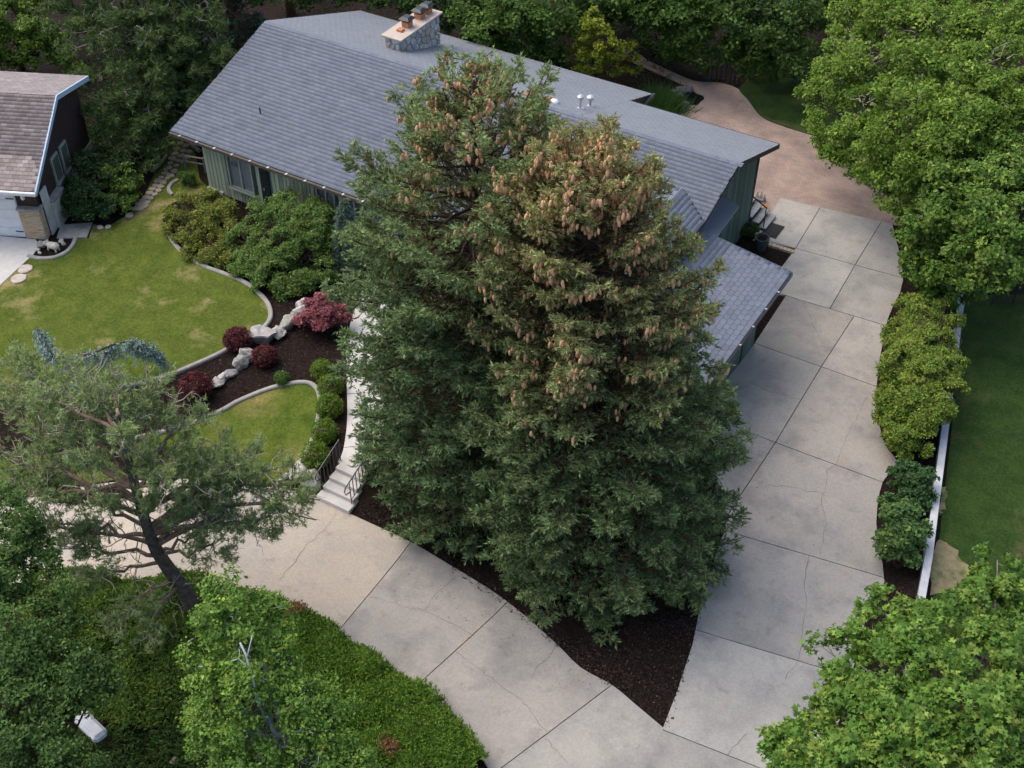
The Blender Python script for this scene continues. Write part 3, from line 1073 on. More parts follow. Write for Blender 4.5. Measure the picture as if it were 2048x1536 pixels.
def window(x0, x1, z0, z1, panes=2):
    openings.append((x0, x1, z0, z1))
    w = MB()
    for a, b in (((x0, WY - .1, z0), (x0 + .08, WY + .06, z1)), ((x1 - .08, WY - .1, z0), (x1, WY + .06, z1)), ((x0 + .08, WY - .1, z1 - .08), (x1 - .08, WY + .06, z1)), ((x0 + .08, WY - .1, z0), (x1 - .08, WY + .06, z0 + .08))):
        w.b2(a, b)
    win = w.build('window', M['frame'], house)
    MB().b2((x0 - .05, WY - .16, z0 - .06), (x1 + .05, WY - .02, z0 - .002)).build('sill', M['frame'], win)
    n = panes
    for k in range(n):
        a = x0 + .08 + (x1 - x0 - .16) * k / n
        b = x0 + .08 + (x1 - x0 - .16) * (k + 1) / n
        MB().b2((a + .02, WY - .03, z0 + .09), (b - .02, WY - .015, z1 - .09)).build('pane', M['glass'], win)
        if k:
            MB().b2((a - .025, WY - .07, z0 + .082), (a + .025, WY + .04, z1 - .082)).build('mullion', M['galv'], win)
        MB().b2((a + .03, WY + .02, z0 + .1), (b - .03, WY + .03, z0 + (z1 - z0) * (.55 if k == 0 else .85))).build('blind', M['curtain'], win)
    return win


xa, xb, za, zb = wrect((452, 303), (513, 386))
za = onax(463, 371, 1, WY)[2]
window(xa, xb, za, zb + .25)
xa2, xb2 = onax(632, 368, 1, WY)[0], onax(671, 385, 1, WY)[0]
window(xa2, xb2, za - .1, 3.15)
window(xb2 + .9, xb2 + 2.3, za - .1, 3.15)
# recessed dark door
dx0, dx1 = onax(517, 331, 1, WY)[0], onax(534, 338, 1, WY)[0]
openings.append((dx0, dx1, .6, 3.3))
dr = MB().b2((dx0 + .03, WY + .005, .72), (dx1 - .03, WY + .05, 3.1)).build('door', M['trim_dark'], house)
MB().b2((dx0 + .1, WY - .03, 1.7), (dx0 + .14, WY + .004, 1.82)).build('handle', M['galv'], dr)
x = -34.12
while x < -24.4:
    w = .20
    top = slopez(WY) - .18
    segs = [(.6, top)]
    for (o0, o1, q0, q1) in openings:
        if x + w > o0 + .01 and x < o1 - .01:
            segs = [s for s in ((.6, q0), (q1, top)) if s[1] - s[0] > .08]
    for s0, s1 in segs:
        MB().b2((x + .013, WY - .015, s0), (x + w - .013, WY + .05, s1)).build('board', M['siding'], walls)
    x += w
# right gable wall boards
GXW = -13.80
y = 35.2
while y < 41.75:
    top = slopez(y + .08) - .16
    MB().add([(GXW - .05, y + .006, .05), (GXW - .05, y + .164, .05), (GXW + .012, y + .164, .05), (GXW + .012, y + .006, .05)] +
             [(GXW - .05, y + .006, slopez(y) - .16), (GXW - .05, y + .164, slopez(y + .17) - .16), (GXW + .012, y + .164, slopez(y + .17) - .16), (GXW + .012, y + .006, slopez(y) - .16)],
             [(0, 1, 2, 3), (7, 6, 5, 4), (0, 4, 5, 1), (1, 5, 6, 2), (2, 6, 7, 3), (3, 7, 4, 0)]).build('board', M['siding_shaded'], walls)
    y += .172
MB().b2((GXW - .02, 41.74, .05), (GXW + .03, 41.86, slopez(41.8) - .16)).build('corner_board', M['trim_dark'], walls)

# garage wing
WX0, WX1, WYF, WYB = -13.12, -9.86, 27.6, 35.32
wz = lambda x: 3.5 + (WX1 - x) * .152
wing = MB()
slab_plane(wing, [(WX0 - .5, WYF, wz(WX0 - .5)), (WX1, WYF, 3.5), (WX1, WYB, 3.5), (WX0 - .5, WYB, wz(WX0 - .5))])
wing_roof = wing.build('wing_roof', M['trim_dark'], house)
ll = math.hypot(WX1 - WX0 + .5, wz(WX0 - .5) - 3.5)
shingles(wing_roof, (WX1 + .03, WYF, 3.504), (0, 1, 0), (-(WX1 - WX0 + .5) / ll, 0, (wz(WX0 - .5) - 3.5) / ll), WYB - WYF + .02, ll, .195, .30, M['sh_obj'], M['sh_isl'], 300, 4)
MB().b2((WX1 - .01, WYF, 3.34), (WX1 + .1, WYB, 3.49)).build('gutter', M['black'], house)
for k in range(5):
    yy = 29.6 + k * 1.1
    MB().b2((WX1 - .02, yy, 3.475), (WX1 + .11, yy + .06, 3.497)).build('gutter_strap', M['galv'], house)
# upper cross gable of the wing
cg = MB()
CX, CZ, CY0, CY1 = -14.5, 5.06, 28.9, 36.0
slab_plane(cg, [(CX, CY0, CZ), (WX0, CY0, CZ - .345), (WX0, 35.0, CZ - .345), (CX, CY1, CZ)])
slab_plane(cg, [(-18.8, CY0, CZ - 1.43), (CX, CY0, CZ), (CX, CY1, CZ), (-18.8, 31.7, CZ - 1.43)])
cross = cg.build('cross_gable_roof', M['trim_dark'], house)
l2 = math.hypot(1.38, .345)
above = lambda p: p[2] < slopez(p[1]) + .02
shingles(cross, (WX0 + .03, CY0, CZ - .345 + .004), (0, 1, 0), (-1.38 / l2, 0, .345 / l2), CY1 - CY0, l2, .195, .30, M['sh_obj'], M['sh_isl'], 0, 5, above)
l3 = math.hypot(4.3, 1.43)
shingles(cross, (-18.8, CY1, CZ - 1.43 + .004), (0, -1, 0), (4.3 / l3, 0, 1.43 / l3), CY1 - CY0, l3, .195, .30, M['sh_obj'], M['sh_isl'], 0, 6, above)
# little cricket between wing and gable wall
p1, p2 = np.array([-13.6, WYB, wz(-13.6) - .02]), np.array([-12.75, WYB, wz(-12.75) - .02])
p3, p4 = atz(1478, 412, 3.4), atz(1440, 386, 3.6)
ck = MB()
slab_plane(ck, [p1, p2, p3, p4], .1)
ck.build('cricket_roof', M['sh_isl'], house)
wc = MB().b2((-18.2, 28.4, -.2), (-10.7, 34.9, 3.36))
wc.b2((-18.2, 28.9, 3.36), (-13.6, 31.8, 3.5))
wing_wall = wc.build('wing_wall', M['siding_shaded'], house)
gy1 = onax(1480, 722, 0, -10.65)[1]
y = gy1 + .05
while y < 34.85:
    MB().b2((-10.72, y + .006, .04), (-10.64, y + .164, 3.33)).build('board', M['siding_shaded'], wing_wall)
    y += .172
gd = MB().b2((-10.72, gy1 - 3.2, .02), (-10.68, gy1, 2.5)).build('garage_door', M['trim_dark'], house)
for k in range(5):
    MB().b2((-10.685, gy1 - 3.1, .06 + k * .48), (-10.66, gy1 - .06, .06 + k * .48 + .45)).build('panel', M['siding_shaded'], gd)

# chimney
chim = empty('stone_chimney', None, None)
del_keys = [k for k in ('label', 'category') if k in chim]
chim.location = (-29.5, 41, 4)
keep(chim, house)
CXa, CXb, CYa, CYb, CTZ = -29.98, -29.12, 39.22, 42.2, 5.62
MB().b2((CXa + .05, CYa + .05, 3.4), (CXb - .05, CYb - .05, CTZ - .02)).build('core', M['mortar'], chim)


def voronoi_cells(W, Hh, n, seed):
    rg = np.random.default_rng(seed)
    P = [np.array([rg.uniform(0, W), rg.uniform(0, Hh)]) for _ in range(n)]
    for _ in range(2):
        cells = []
        for i, p in enumerate(P):
            poly = [(0, 0), (W, 0), (W, Hh), (0, Hh)]
            for j, q in enumerate(P):
                if i != j and poly:
                    m_ = (p + q) / 2
                    d = q - p
                    poly = clip(poly, m_, m_ + np.array([-d[1], d[0]]), True)
            cells.append(poly)
        P = [np.mean(np.array(c), 0) if len(c) > 2 else P[k] for k, c in enumerate(cells)]
    return cells


def stone_face(O, u, v, W, Hh, n, seed):
    O, u, v = (np.array(q, float) for q in (O, u, v))
    nn = np.cross(u, v)
    for cell in voronoi_cells(W, Hh, n, seed):
        if len(cell) < 3:
            continue
        c = np.array(cell)
        ctr = c.mean(0)
        dd = RNG.uniform(.05, .10)
        inner = ctr + (c - ctr) * .72
        outer = ctr + (c - ctr) * (1 - .03 / max(.06, np.abs(c - ctr).max()))
        k = len(c)
        vs = [O + u * p[0] + v * p[1] - nn * .02 for p in outer] + [O + u * p[0] + v * p[1] + nn * dd * .7 for p in outer] + [O + u * p[0] + v * p[1] + nn * dd for p in inner]
        fs = [tuple(range(2 * k, 3 * k))]
        for a in range(k):
            b = (a + 1) % k
            fs += [(a, b, k + b, k + a), (k + a, k + b, 2 * k + b, 2 * k + a)]
        MB().add(vs, fs).build('stone', M['stone'], chim)


zb0 = 3.9
stone_face((CXa + .05, CYa + .05, 4.7), (1, 0, 0), (0, 0, 1), CXb - CXa - .1, CTZ - 4.75, 11, 3)
stone_face((CXb - .05, CYa + .05, zb0), (0, 1, 0), (0, 0, 1), CYb - CYa - .1, CTZ - .05 - zb0, 52, 4)
stone_face((CXa + .05, CYb - .05, zb0), (0, -1, 0), (0, 0, 1), CYb - CYa - .1, CTZ - .05 - zb0, 34, 5)
stone_face((CXb - .05, CYb - .05, zb0), (-1, 0, 0), (0, 0, 1), CXb - CXa - .1, CTZ - .05 - zb0, 12, 6)
MB().b2((CXa - .1, CYa - .1, CTZ - .03), (CXb + .1, CYb + .1, CTZ + .05)).build('cap_slab', M['copper'], chim, bevel=.01)
for k, (fy, fs_) in enumerate(((40.35, .3), (41.28, .3), (41.85, .3))):
    fx = -29.55
    fl = MB().b2((fx - .17, fy - .17, CTZ + .05), (fx + .17, fy + .17, CTZ + .28)).build('flue', M['flue'], chim)
    fcz = CTZ + .42
    MB().add([(fx - .27, fy - .27, fcz), (fx + .27, fy - .27, fcz), (fx + .27, fy + .27, fcz), (fx - .27, fy + .27, fcz), (fx - .15, fy - .15, fcz + .1), (fx + .15, fy - .15, fcz + .1), (fx + .15, fy + .15, fcz + .1), (fx - .15, fy + .15, fcz + .1),
              (fx - .15, fy - .15, CTZ + .27), (fx + .15, fy - .15, CTZ + .27), (fx + .15, fy + .15, CTZ + .27), (fx - .15, fy + .15, CTZ + .27)],
             [(4, 5, 6, 7), (0, 1, 5, 4), (1, 2, 6, 5), (2, 3, 7, 6), (3, 0, 4, 7), (3, 2, 1, 0), (8, 9, 1, 0), (9, 10, 2, 1), (10, 11, 3, 2), (11, 8, 0, 3)]).build('flue_cap', M['black'], chim)
MB().b2((-29.68, 39.72, CTZ + .05), (-29.42, 39.98, CTZ + .15)).build('flue_stub', M['flue'], chim)

# roof vents (sub-parts of the roof)


def onback(px, py):
    d = ray(px, py)
    P = np.array([0, BY, BZ])
    n = np.array([0, (RZ - BZ), (BY - RY)])
    return _O + d * ((P - _O) @ n) / (d @ n)


def onfront(px, py):
    d = ray(px, py)
    P = np.array([0, EY, EZ])
    n = np.array([0, -(RZ - EZ), (RY - EY)])
    return _O + d * ((P - _O) @ n) / (d @ n)


p = onback(1060, 193)
MB().box(p + [0, 0, .07], (.42, .42, .16)).build('box_vent', M['redvent'], roof, bevel=.02)
p = onback(1098, 203)
MB().box(p + [0, 0, .06], (.3, .42, .14)).build('box_vent', M['redvent'], roof, bevel=.02)
p = onback(1108, 207)
MB().lathe(p, [(.2, 0), (.2, .06), (.15, .14), (.05, .18)], 14).build('dome_vent', M['white'], roof, smooth=True)
for q, h, r_ in (((1160, 218), .42, .055), ((1180, 213), .3, .06)):
    p = onback(*q)
    v = MB().tube([p, p + [0, 0, h]], r_, 8)
    v.lathe(p + [0, 0, h - .02], [(r_ * 1.3, 0), (r_ * 2.4, .05), (r_ * 2.4, .15), (r_ * .8, .22)], 12)
    v.lathe(p, [(.16, .015), (.1, .05)], 12)
    v.build('vent_pipe', M['galv'], roof)
p = onfront(521, 228)
MB().tube([p, p + [0, 0, .3]], .035, 8).build('vent_pipe', M['trim_dark'], roof)

# side stairs at the back corner
st = empty('side_stairs', 'grey plank stairs with a black handrail at the back corner of the house', 'stairs', loc=(-13.6, 42.5, 0))
for k in range(3):
    x1 = -13.1 - .32 * k
    MB().b2((x1 - .30, 41.98, .18 * k + .12), (x1 + .02, 43.15, .18 * k + .18)).build('tread', M['wood_grey'], st)
    MB().b2((x1 - .30, 42.0, 0), (x1 - .02, 43.1, .18 * k + .118)).build('riser', M['trim_dark'], st)
for k in range(4):
    MB().b2((-15.3, 41.98 + .3 * k, .66), (-14.06, 41.98 + .3 * k + .29, .72)).build('plank', M['wood_grey'], st)
MB().b2((-15.3, 42.0, 0), (-14.08, 43.15, .655)).build('landing_base', M['trim_dark'], st)
MB().tube([(-13.2, 42.02, .2), (-13.2, 42.02, 1.15)], .025, 6).build('post', M['black'], st)
MB().tube([(-13.2, 42.02, 1.15), (-14.2, 42.02, 1.68)], .03, 6).build('handrail', M['black'], st)
tag(drape('door_mat', atl([(1569, 456), (1551, 480), (1521, 469), (1540, 447)]), .075, M['rubber'], None, .02), 'black rubber mat at the foot of the side stairs', 'mat')
p = at(1521, 497)
pot = empty('plant_tub', 'dark green round tub of soil under the garage roof edge', 'planter', loc=tuple(p))
keep(MB().lathe(p, [(.22, 0), (.27, .3), (.28, .5), (.31, .5), (.31, .56), (.25, .56), (.25, .5), (.0, .49)], 20).build('tub', M['barrel'], smooth=False), pot)
keep(MB().lathe(p + [0, 0, .47], [(.24, 0), (.2, .03), (.05, .05)], 14).build('soil', M['mulch']), pot)
p = at(1524, 419)
pot = empty('flower_bowl', 'small brown bowl of dry soil beside the side stairs', 'planter', loc=tuple(p))
keep(MB().lathe(p, [(.13, 0), (.21, .16), (.23, .2), (.2, .2), (.18, .17), (.0, .16)], 18).build('bowl', M['terra']), pot)
keep(MB().lathe(p + [0, 0, .15], [(.18, 0), (.14, .02), (.03, .03)], 14).build('soil', M['straw']), pot)
p = at(1520, 402)
orn = empty('garden_ornament', 'small grey ornament with pale upright prongs beside the side stairs', 'ornament', loc=tuple(p))
keep(MB().box(p + [0, 0, .08], (.42, .3, .16)).build('base', M['rock_dark'], bevel=.03), orn)
for k, (dx, dy, h) in enumerate(((-.14, -.02, .3), (0, .05, .36), (.14, 0, .28))):
    keep(MB().tube([p + [dx, dy, .15], p + [dx * 1.2, dy, .15 + h * .5], p + [dx * 1.1, dy, .15 + h]], [.06, .05, .02], 7).build('prong', M['statue']), orn)
pa, pb = at(1537, 491), at(1588, 507)
edge = empty('brick_edging', 'row of tan bricks edging the bed below the garage roof', 'edging', loc=tuple(pa))
for k in range(7):
    q = pa + (pb - pa) * (k + .5) / 7
    d = (pb - pa) / np.linalg.norm(pb - pa)
    L = np.linalg.norm(pb - pa) / 7
    keep(MB().box(q + [0, 0, .05], (L * .92, .2, .12), (d, (-d[1], d[0], 0), (0, 0, 1))).build('brick', M['brick'], bevel=.01), edge)

# ------------------------------------------------------------------ the brown neighbour house
NA = math.radians(24.8)
nu = np.array([-math.cos(NA), -math.sin(NA), 0])
nv = np.array([-math.sin(NA), math.cos(NA), 0])
nz = np.array([0, 0, 1.0])
NE = atz(72, 383, 3.3)
NE[2] = 0


def nb(a, b, z):
    return NE + nu * a + nv * b + nz * z


nbh = empty('brown_house', 'brown gabled garage house with white door and pale blue fascia at the left', 'house', loc=tuple(nb(3, 3, .7)))
nax = (nu, nv, nz)


def nbox(a, b):
    a, b = np.array(a, float), np.array(b, float)
    c = (a + b) / 2
    return MB().box(nb(*c), np.abs(b - a), nax)


NRB, NRZ, NBB, NBZ, NLEN = 3.48, 5.48, 6.46, 4.74, 9.0
nr = MB()
slab_plane(nr, [nb(NLEN, 0, 3.3), nb(0, 0, 3.3), nb(0, NRB, NRZ), nb(NLEN, NRB, NRZ)], .14)
slab_plane(nr, [nb(NLEN, NRB, NRZ), nb(0, NRB, NRZ), nb(0, NBB, NBZ), nb(NLEN, NBB, NBZ)], .14)
nroof = nr.build('roof', M['trim_dark'], nbh)
l = math.hypot(NRB, NRZ - 3.3)
shingles(nroof, nb(NLEN, -.03, 3.304), -nu, (nv * NRB + nz * (NRZ - 3.3)) / l, NLEN - .02, l, .165, .26, M['bsh_obj'], M['bsh_isl'], 300, 7)
l = math.hypot(NBB - NRB, NRZ - NBZ)
shingles(nroof, nb(.02, NBB + .02, NBZ + .004), nu, (-nv * (NBB - NRB) + nz * (NRZ - NBZ)) / l, NLEN - .02, l, .165, .26, M['bsh_obj'], M['bsh_isl'], 0, 8)
# fascia boards on the rake and white gutter
MB().add([nb(-.03, -.05, 3.33), nb(-.03, NRB, NRZ + .03), nb(-.03, NRB, NRZ - .17), nb(-.03, -.05, 3.13), nb(.03, -.05, 3.33), nb(.03, NRB, NRZ + .03), nb(.03, NRB, NRZ - .17), nb(.03, -.05, 3.13)],
         [(0, 1, 2, 3), (7, 6, 5, 4), (0, 4, 5, 1), (3, 2, 6, 7), (0, 3, 7, 4)]).build('fascia', M['bluefascia'], nbh)
MB().add([nb(-.03, NRB, NRZ + .03), nb(-.03, NBB, NBZ + .03), nb(-.03, NBB, NBZ - .17), nb(-.03, NRB, NRZ - .17), nb(.03, NRB, NRZ + .03), nb(.03, NBB, NBZ + .03), nb(.03, NBB, NBZ - .17), nb(.03, NRB, NRZ - .17)],
         [(0, 1, 2, 3), (7, 6, 5, 4), (0, 4, 5, 1), (3, 2, 6, 7)]).build('fascia', M['bluefascia'], nbh)
nbox((-.02, -.16, 3.14), (NLEN, -.04, 3.29)).build('gutter', M['white'], nbh, bevel=.02)
WB = .55      # front wall set back under the eave
WS = .42      # gable wall set in
npr = [(WB, .4), (NBB - .4, .4), (NBB - .4, NBZ - .1), (NRB, NRZ - .18), (WB, 3.3 + (NRZ - 3.3) / NRB * WB - .18)]
k = MB()
k.solid([nb(WS, b, z) for b, z in npr][::-1], [nb(NLEN, b, z) for b, z in npr][::-1])
nwall = k.build('wall', M['brown_siding'], nbh)
nbox((WS - .04, 1.2, .5), (WS + .03, NBB - .4, 1.9)).build('stucco_base', M['stucco'], nbh)
for k_, (b0, b1) in enumerate(((2.35, 3.0), (3.25, 3.9))):
    w = nbox((WS - .07, b0, 2.1), (WS + .02, b1, 3.25)).build('window', M['frame'], nbh)
    o = nbox((WS - .085, b0 + .07, 2.18), (WS - .072, b1 - .07, 3.17))
    o.build('pane', M['glass'], w)
    nbox((WS - .16, b0 - .06, 1.96), (WS + .02, b1 + .06, 2.09)).build('sill', M['kerb'], w)
# white panel / gate leaning along the gable wall and stone ledge
nbox((WS - .16, .75, .7), (WS - .1, 1.25, 2.75)).build('white_panel', M['stucco'], nbh)
nbox((WS - .3, 1.25, .6), (WS - .05, 2.2, 1.95)).build('planter_wall', M['stucco'], nbh)
nbox((WS - .34, 1.22, 1.95), (WS - .03, 2.24, 2.05)).build('ledge', M['kerb'], nbh)
# garage door
gd = nbox((1.25, WB - .08, .72), (5.9, WB - .02, 2.95)).build('garage_door', M['white'], nbh)
for k_ in range(5):
    nbox((1.28, WB - .1, .75 + k_ * .44), (5.87, WB - .082, .75 + k_ * .44 + .42)).build('panel', M['white'], gd)
for zz in (1.0, 2.55):
    nbox((1.3, WB - .125, zz), (1.62, WB - .1, zz + .04)).build('strap_hinge', M['black'], gd)
lt = MB().lathe(nb(.85, WB - .18, 2.62), [(.06, 0), (.09, .08), (.07, .2), (.02, .24)], 8).build('wall_lamp', M['white'], nbh)
# tan brick pier
pier = nbox((.36, WB - .16, .6), (1.22, WB - .02, 2.1)).build('brick_pier', M['mortar'], nbh)
nbox((.30, WB - .24, 2.1), (1.26, WB + .2, 2.2)).build('pier_cap', M['kerb'], nbh)
bw, bh = .2, .072
for r_ in range(17):
    zz = .78 + r_ * .0775
    off = (r_ % 2) * bw / 2
    x = .37 - off
    while x < 1.21:
        a, b_ = max(x, .37), min(x + bw - .012, 1.21)
        if b_ - a > .03:
            nbox((a, WB - .185, zz), (b_, WB - .15, zz + bh - .012)).build('brick', M['brick'], pier)
        x += bw
    for q in range(2):
        nbox((.33, WB - .15 + q * .15, zz), (.365, WB - .15 + q * .15 + .14, zz + bh - .012)).build('brick', M['brick'], pier)

# ================================================================== PLANTS
def unit(a):
    return a / (np.linalg.norm(a, axis=-1, keepdims=True) + 1e-9)


def rand_dirs(n, rg):
    return unit(rg.normal(size=(n, 3)))


def perp(d, rg):
    a = np.cross(d, rg.normal(size=d.shape))
    return unit(a)


class Foliage:
    """collects many small faces for one crown"""

    def __init__(self):
        self.V, self.F, self.C, self.n = [], [], [], 0

    def leaves(self, c, nrm, size, col, rg, aspect=.62, fold=.18):
        """diamond leaves, two triangles each: c (n,3), nrm (n,3), size (n,)"""
        n = len(c)
        a = perp(nrm, rg)
        s = np.cross(nrm, a)
        L = size[:, None]
        v = np.stack([c - a * L * .5, c + s * L * aspect * .5 + nrm * L * fold, c + a * L * .5, c - s * L * aspect * .5 + nrm * L * fold], 1)
        k = np.arange(n)[:, None] * 4 + self.n
        self.F.append(np.concatenate([k + np.array([0, 1, 2]), k + np.array([0, 2, 3])]))
        self.V.append(v.reshape(-1, 3))
        self.C.append(np.repeat(col, 4, 0))
        self.n += 4 * n

    def lobed(self, c, nrm, size, col, rg):
        """five-lobed maple leaves"""
        n = len(c)
        a = perp(nrm, rg)
        s = np.cross(nrm, a)
        rad = np.array([.42, .55, .30, .64, .30, .55, .42])
        ang = np.array([-2.5, -1.2, -.6, 0, .6, 1.2, 2.5])
        ctr = c - a * size[:, None] * .1
        ring = [ctr + size[:, None] * r * (a * math.cos(t) + s * math.sin(t)) - nrm * size[:, None] * (.14 * abs(math.sin(t))) for t, r in zip(ang, rad)]
        v = np.stack([ctr] + ring, 1)
        k = np.arange(n)[:, None] * 8 + self.n
        self.F.append(np.concatenate([k + np.array([0, i, i + 1]) for i in range(1, 7)]))
        self.V.append(v.reshape(-1, 3))
        self.C.append(np.repeat(col, 8, 0))
        self.n += 8 * n

    def blades(self, base, d, L, w, col, rg):
        """single tapering triangles (needles, grass)"""
        n = len(base)
        s = perp(d, rg)
        v = np.stack([base - s * w[:, None] * .5, base + s * w[:, None] * .5, base + d * L[:, None]], 1)
        k = np.arange(n)[:, None] * 3 + self.n
        self.F.append(k + np.array([0, 1, 2]))
        self.V.append(v.reshape(-1, 3))
        self.C.append(np.repeat(col, 3, 0))
        self.n += 3 * n

    def twigs(self, o, d, L, col, rg, k=6, bl=.105, bw=.042, spread=.95):
        """needle-clad twigs: k splayed blades along an axis"""
        n = len(o)
        t = (np.arange(k) + .3) / k
        O = o[:, None, :] + d[:, None, :] * (L[:, None] * t[None, :])[..., None]
        D = np.repeat(d[:, None, :], k, 1)
        P = perp(D.reshape(-1, 3), rg).reshape(D.shape)
        th = spread * (1 - .75 * t)[None, :, None]
        dd = unit(D * np.cos(th) + P * np.sin(th))
        m = n * k
        self.blades(O.reshape(m, 3), dd.reshape(m, 3), rg.uniform(.8, 1.2, m) * bl, rg.uniform(.8, 1.2, m) * bw, np.repeat(col, k, 0), rg)

    def build(self, name, material, parent):
        me = np_mesh(name, np.concatenate(self.V), np.concatenate(self.F), np.concatenate(self.C))
        o = link(name, me, material)
        keep(o, parent)
        o['kind'] = 'stuff'
        return o


class Tubes:
    """many thin tapering branches, vectorised: polylines of equal point count"""

    def __init__(self, sides=4):
        self.V, self.F, self.n, self.s = [], [], 0, sides

    def add(self, P, r0, r1):
        """P (m,k,3); r0,r1 (m,)"""
        P = np.asarray(P, float)
        m, k, _ = P.shape
        d = np.empty_like(P)
        d[:, 1:-1] = P[:, 2:] - P[:, :-2]
        d[:, 0] = P[:, 1] - P[:, 0]
        d[:, -1] = P[:, -1] - P[:, -2]
        d = unit(d)
        ref = np.where(np.abs(d[..., 2:3]) < .9, np.array([0, 0, 1.0]), np.array([1.0, 0, 0]))
        a = unit(np.cross(d, ref))
        b = np.cross(d, a)
        t = np.linspace(0, 1, k)
        R = (np.asarray(r0)[:, None] * (1 - t) + np.asarray(r1)[:, None] * t)[..., None, None]
        ang = np.arange(self.s) * 2 * math.pi / self.s
        V = P[:, :, None, :] + R * (a[:, :, None, :] * np.cos(ang)[None, None, :, None] + b[:, :, None, :] * np.sin(ang)[None, None, :, None])
        idx = np.arange(m * k * self.s).reshape(m, k, self.s) + self.n
        A, B = idx[:, :-1, :], idx[:, 1:, :]
        A2, B2 = np.roll(A, -1, 2), np.roll(B, -1, 2)
        self.F.append(np.stack([A, A2, B2, B], -1).reshape(-1, 4))
        self.V.append(V.reshape(-1, 3))
        self.n += m * k * self.s

    def build(self, name, material, parent):
        o = link(name, np_mesh(name, np.concatenate(self.V), np.concatenate(self.F), smooth=True), material)
        keep(o, parent)
        return o


def palette(cols, n, rg, jit=.08):
    cols = np.array(cols)
    w = rg.random(n) * (len(cols) - 1)
    i = np.clip(w.astype(int), 0, len(cols) - 2)
    f = (w - i)[:, None]
    c = cols[i] * (1 - f) + cols[i + 1] * f
    return np.clip(c * rg.normal(1, jit, (n, 1)), .004, 1)


def lobes_px(L):
    """lobes given where the crown stands: image bearing, height above datum, radius"""
    return [(*atz(a, b, z), r) for a, b, z, r in L]


def fill_lobes(lobes, rg, near=2):
    """bridge neighbouring lobes so that the crown closes"""
    A = np.array(lobes)
    out = [tuple(a) for a in A]
    done = set()
    for i in range(len(A)):
        d = np.linalg.norm(A[:, :3] - A[i, :3], axis=1)
        for j in np.argsort(d)[1:near + 1]:
            key = (min(i, j), max(i, j))
            if key in done or d[j] < .5 * (A[i, 3] + A[j, 3]) * .7:
                continue
            done.add(key)
            f = rg.uniform(.4, .6)
            out.append((*(A[i, :3] * f + A[j, :3] * (1 - f) - [0, 0, .12 * A[i, 3]]), (A[i, 3] + A[j, 3]) / 2 * rg.uniform(.75, .92)))
    return out


def crown_leaves(fol, lobes, rg, cols, leaf=.1, spray=.3, dens=20, per=18, lobed=False, droop=0.0, young=None, squash=.85, clump=True, upmix=.55, under=-.55, soft=False):
    """leaf sprays over the surface of each lobe; colour varies from spray to spray"""
    tips = []
    if len(lobes) > 2:
        lobes = fill_lobes(lobes, rg, 3)
    for (x, y, z, r) in lobes:
        n = int(dens * 1.55 * r * r) + 6
        # sub-clumps on the lobe give light and dark masses
        ns = max(4, int(5 * r * r))
        sd_ = rand_dirs(ns, rg)
        sd_[:, 2] = np.where(sd_[:, 2] < under, -sd_[:, 2], sd_[:, 2])
        sr = r * (rg.uniform(.72, 1.16, ns) if clump and not soft else rg.uniform(.9, 1.05, ns) if soft else rg.uniform(.95, 1.02, ns))
        pick = rg.integers(0, ns, n)
        d = unit(sd_[pick] * 1.0 + rand_dirs(n, rg) * (.42 if clump else 1.2))
        rad = sr[pick] * (1 - .28 * rg.random(n) ** 2)
        c = np.array([x, y, z]) + d * rad[:, None] * np.array([1, 1, squash])
        tips.append(c)
        sc = palette(cols, n, rg, .1)
        if young is not None:
            yk = (rg.random(n) < .22) & (d[:, 2] > .15)
            sc[yk] = palette(young, int(yk.sum()), rg, .08)
        if np.mean(cols, 0)[1] > np.mean(cols, 0)[0]:
            sc = sc * np.array([1.12, 1.10, .86])
        m = n * per
        off = rand_dirs(m, rg) * (rg.random(m) ** .5)[:, None] * spray
        off[:, 2] *= .6
        C = np.repeat(c, per, 0) + off
        C[:, 2] -= droop * np.linalg.norm(off[:, :2], axis=1)
        nr = unit(np.repeat(d, per, 0) * .55 + np.array([0, 0, upmix]) + rand_dirs(m, rg) * .75)
        sz = leaf * 1.25 * rg.uniform(.5, 1.45, m)
        cc = np.repeat(sc, per, 0) * rg.normal(1, .07, (m, 1))
        if lobed:
            fol.lobed(C, nr, sz, cc, rg)
        else:
            fol.leaves(C, nr, sz, cc, rg)
    return np.concatenate(tips)


def bend(a, b, k, rg, sag=0.0, wob=.06):
    """k-point wobbly polylines from a (m,3) to b (m,3)"""
    t = np.linspace(0, 1, k)[None, :, None]
    P = a[:, None, :] * (1 - t) + b[:, None, :] * t
    L = np.linalg.norm(b - a, axis=1)[:, None, None]
    P = P + rg.normal(0, 1, P.shape) * wob * L * np.sin(np.pi * t)
    P[:, :, 2] += (sag * L * 4 * t * (1 - t))[..., 0]
    return P


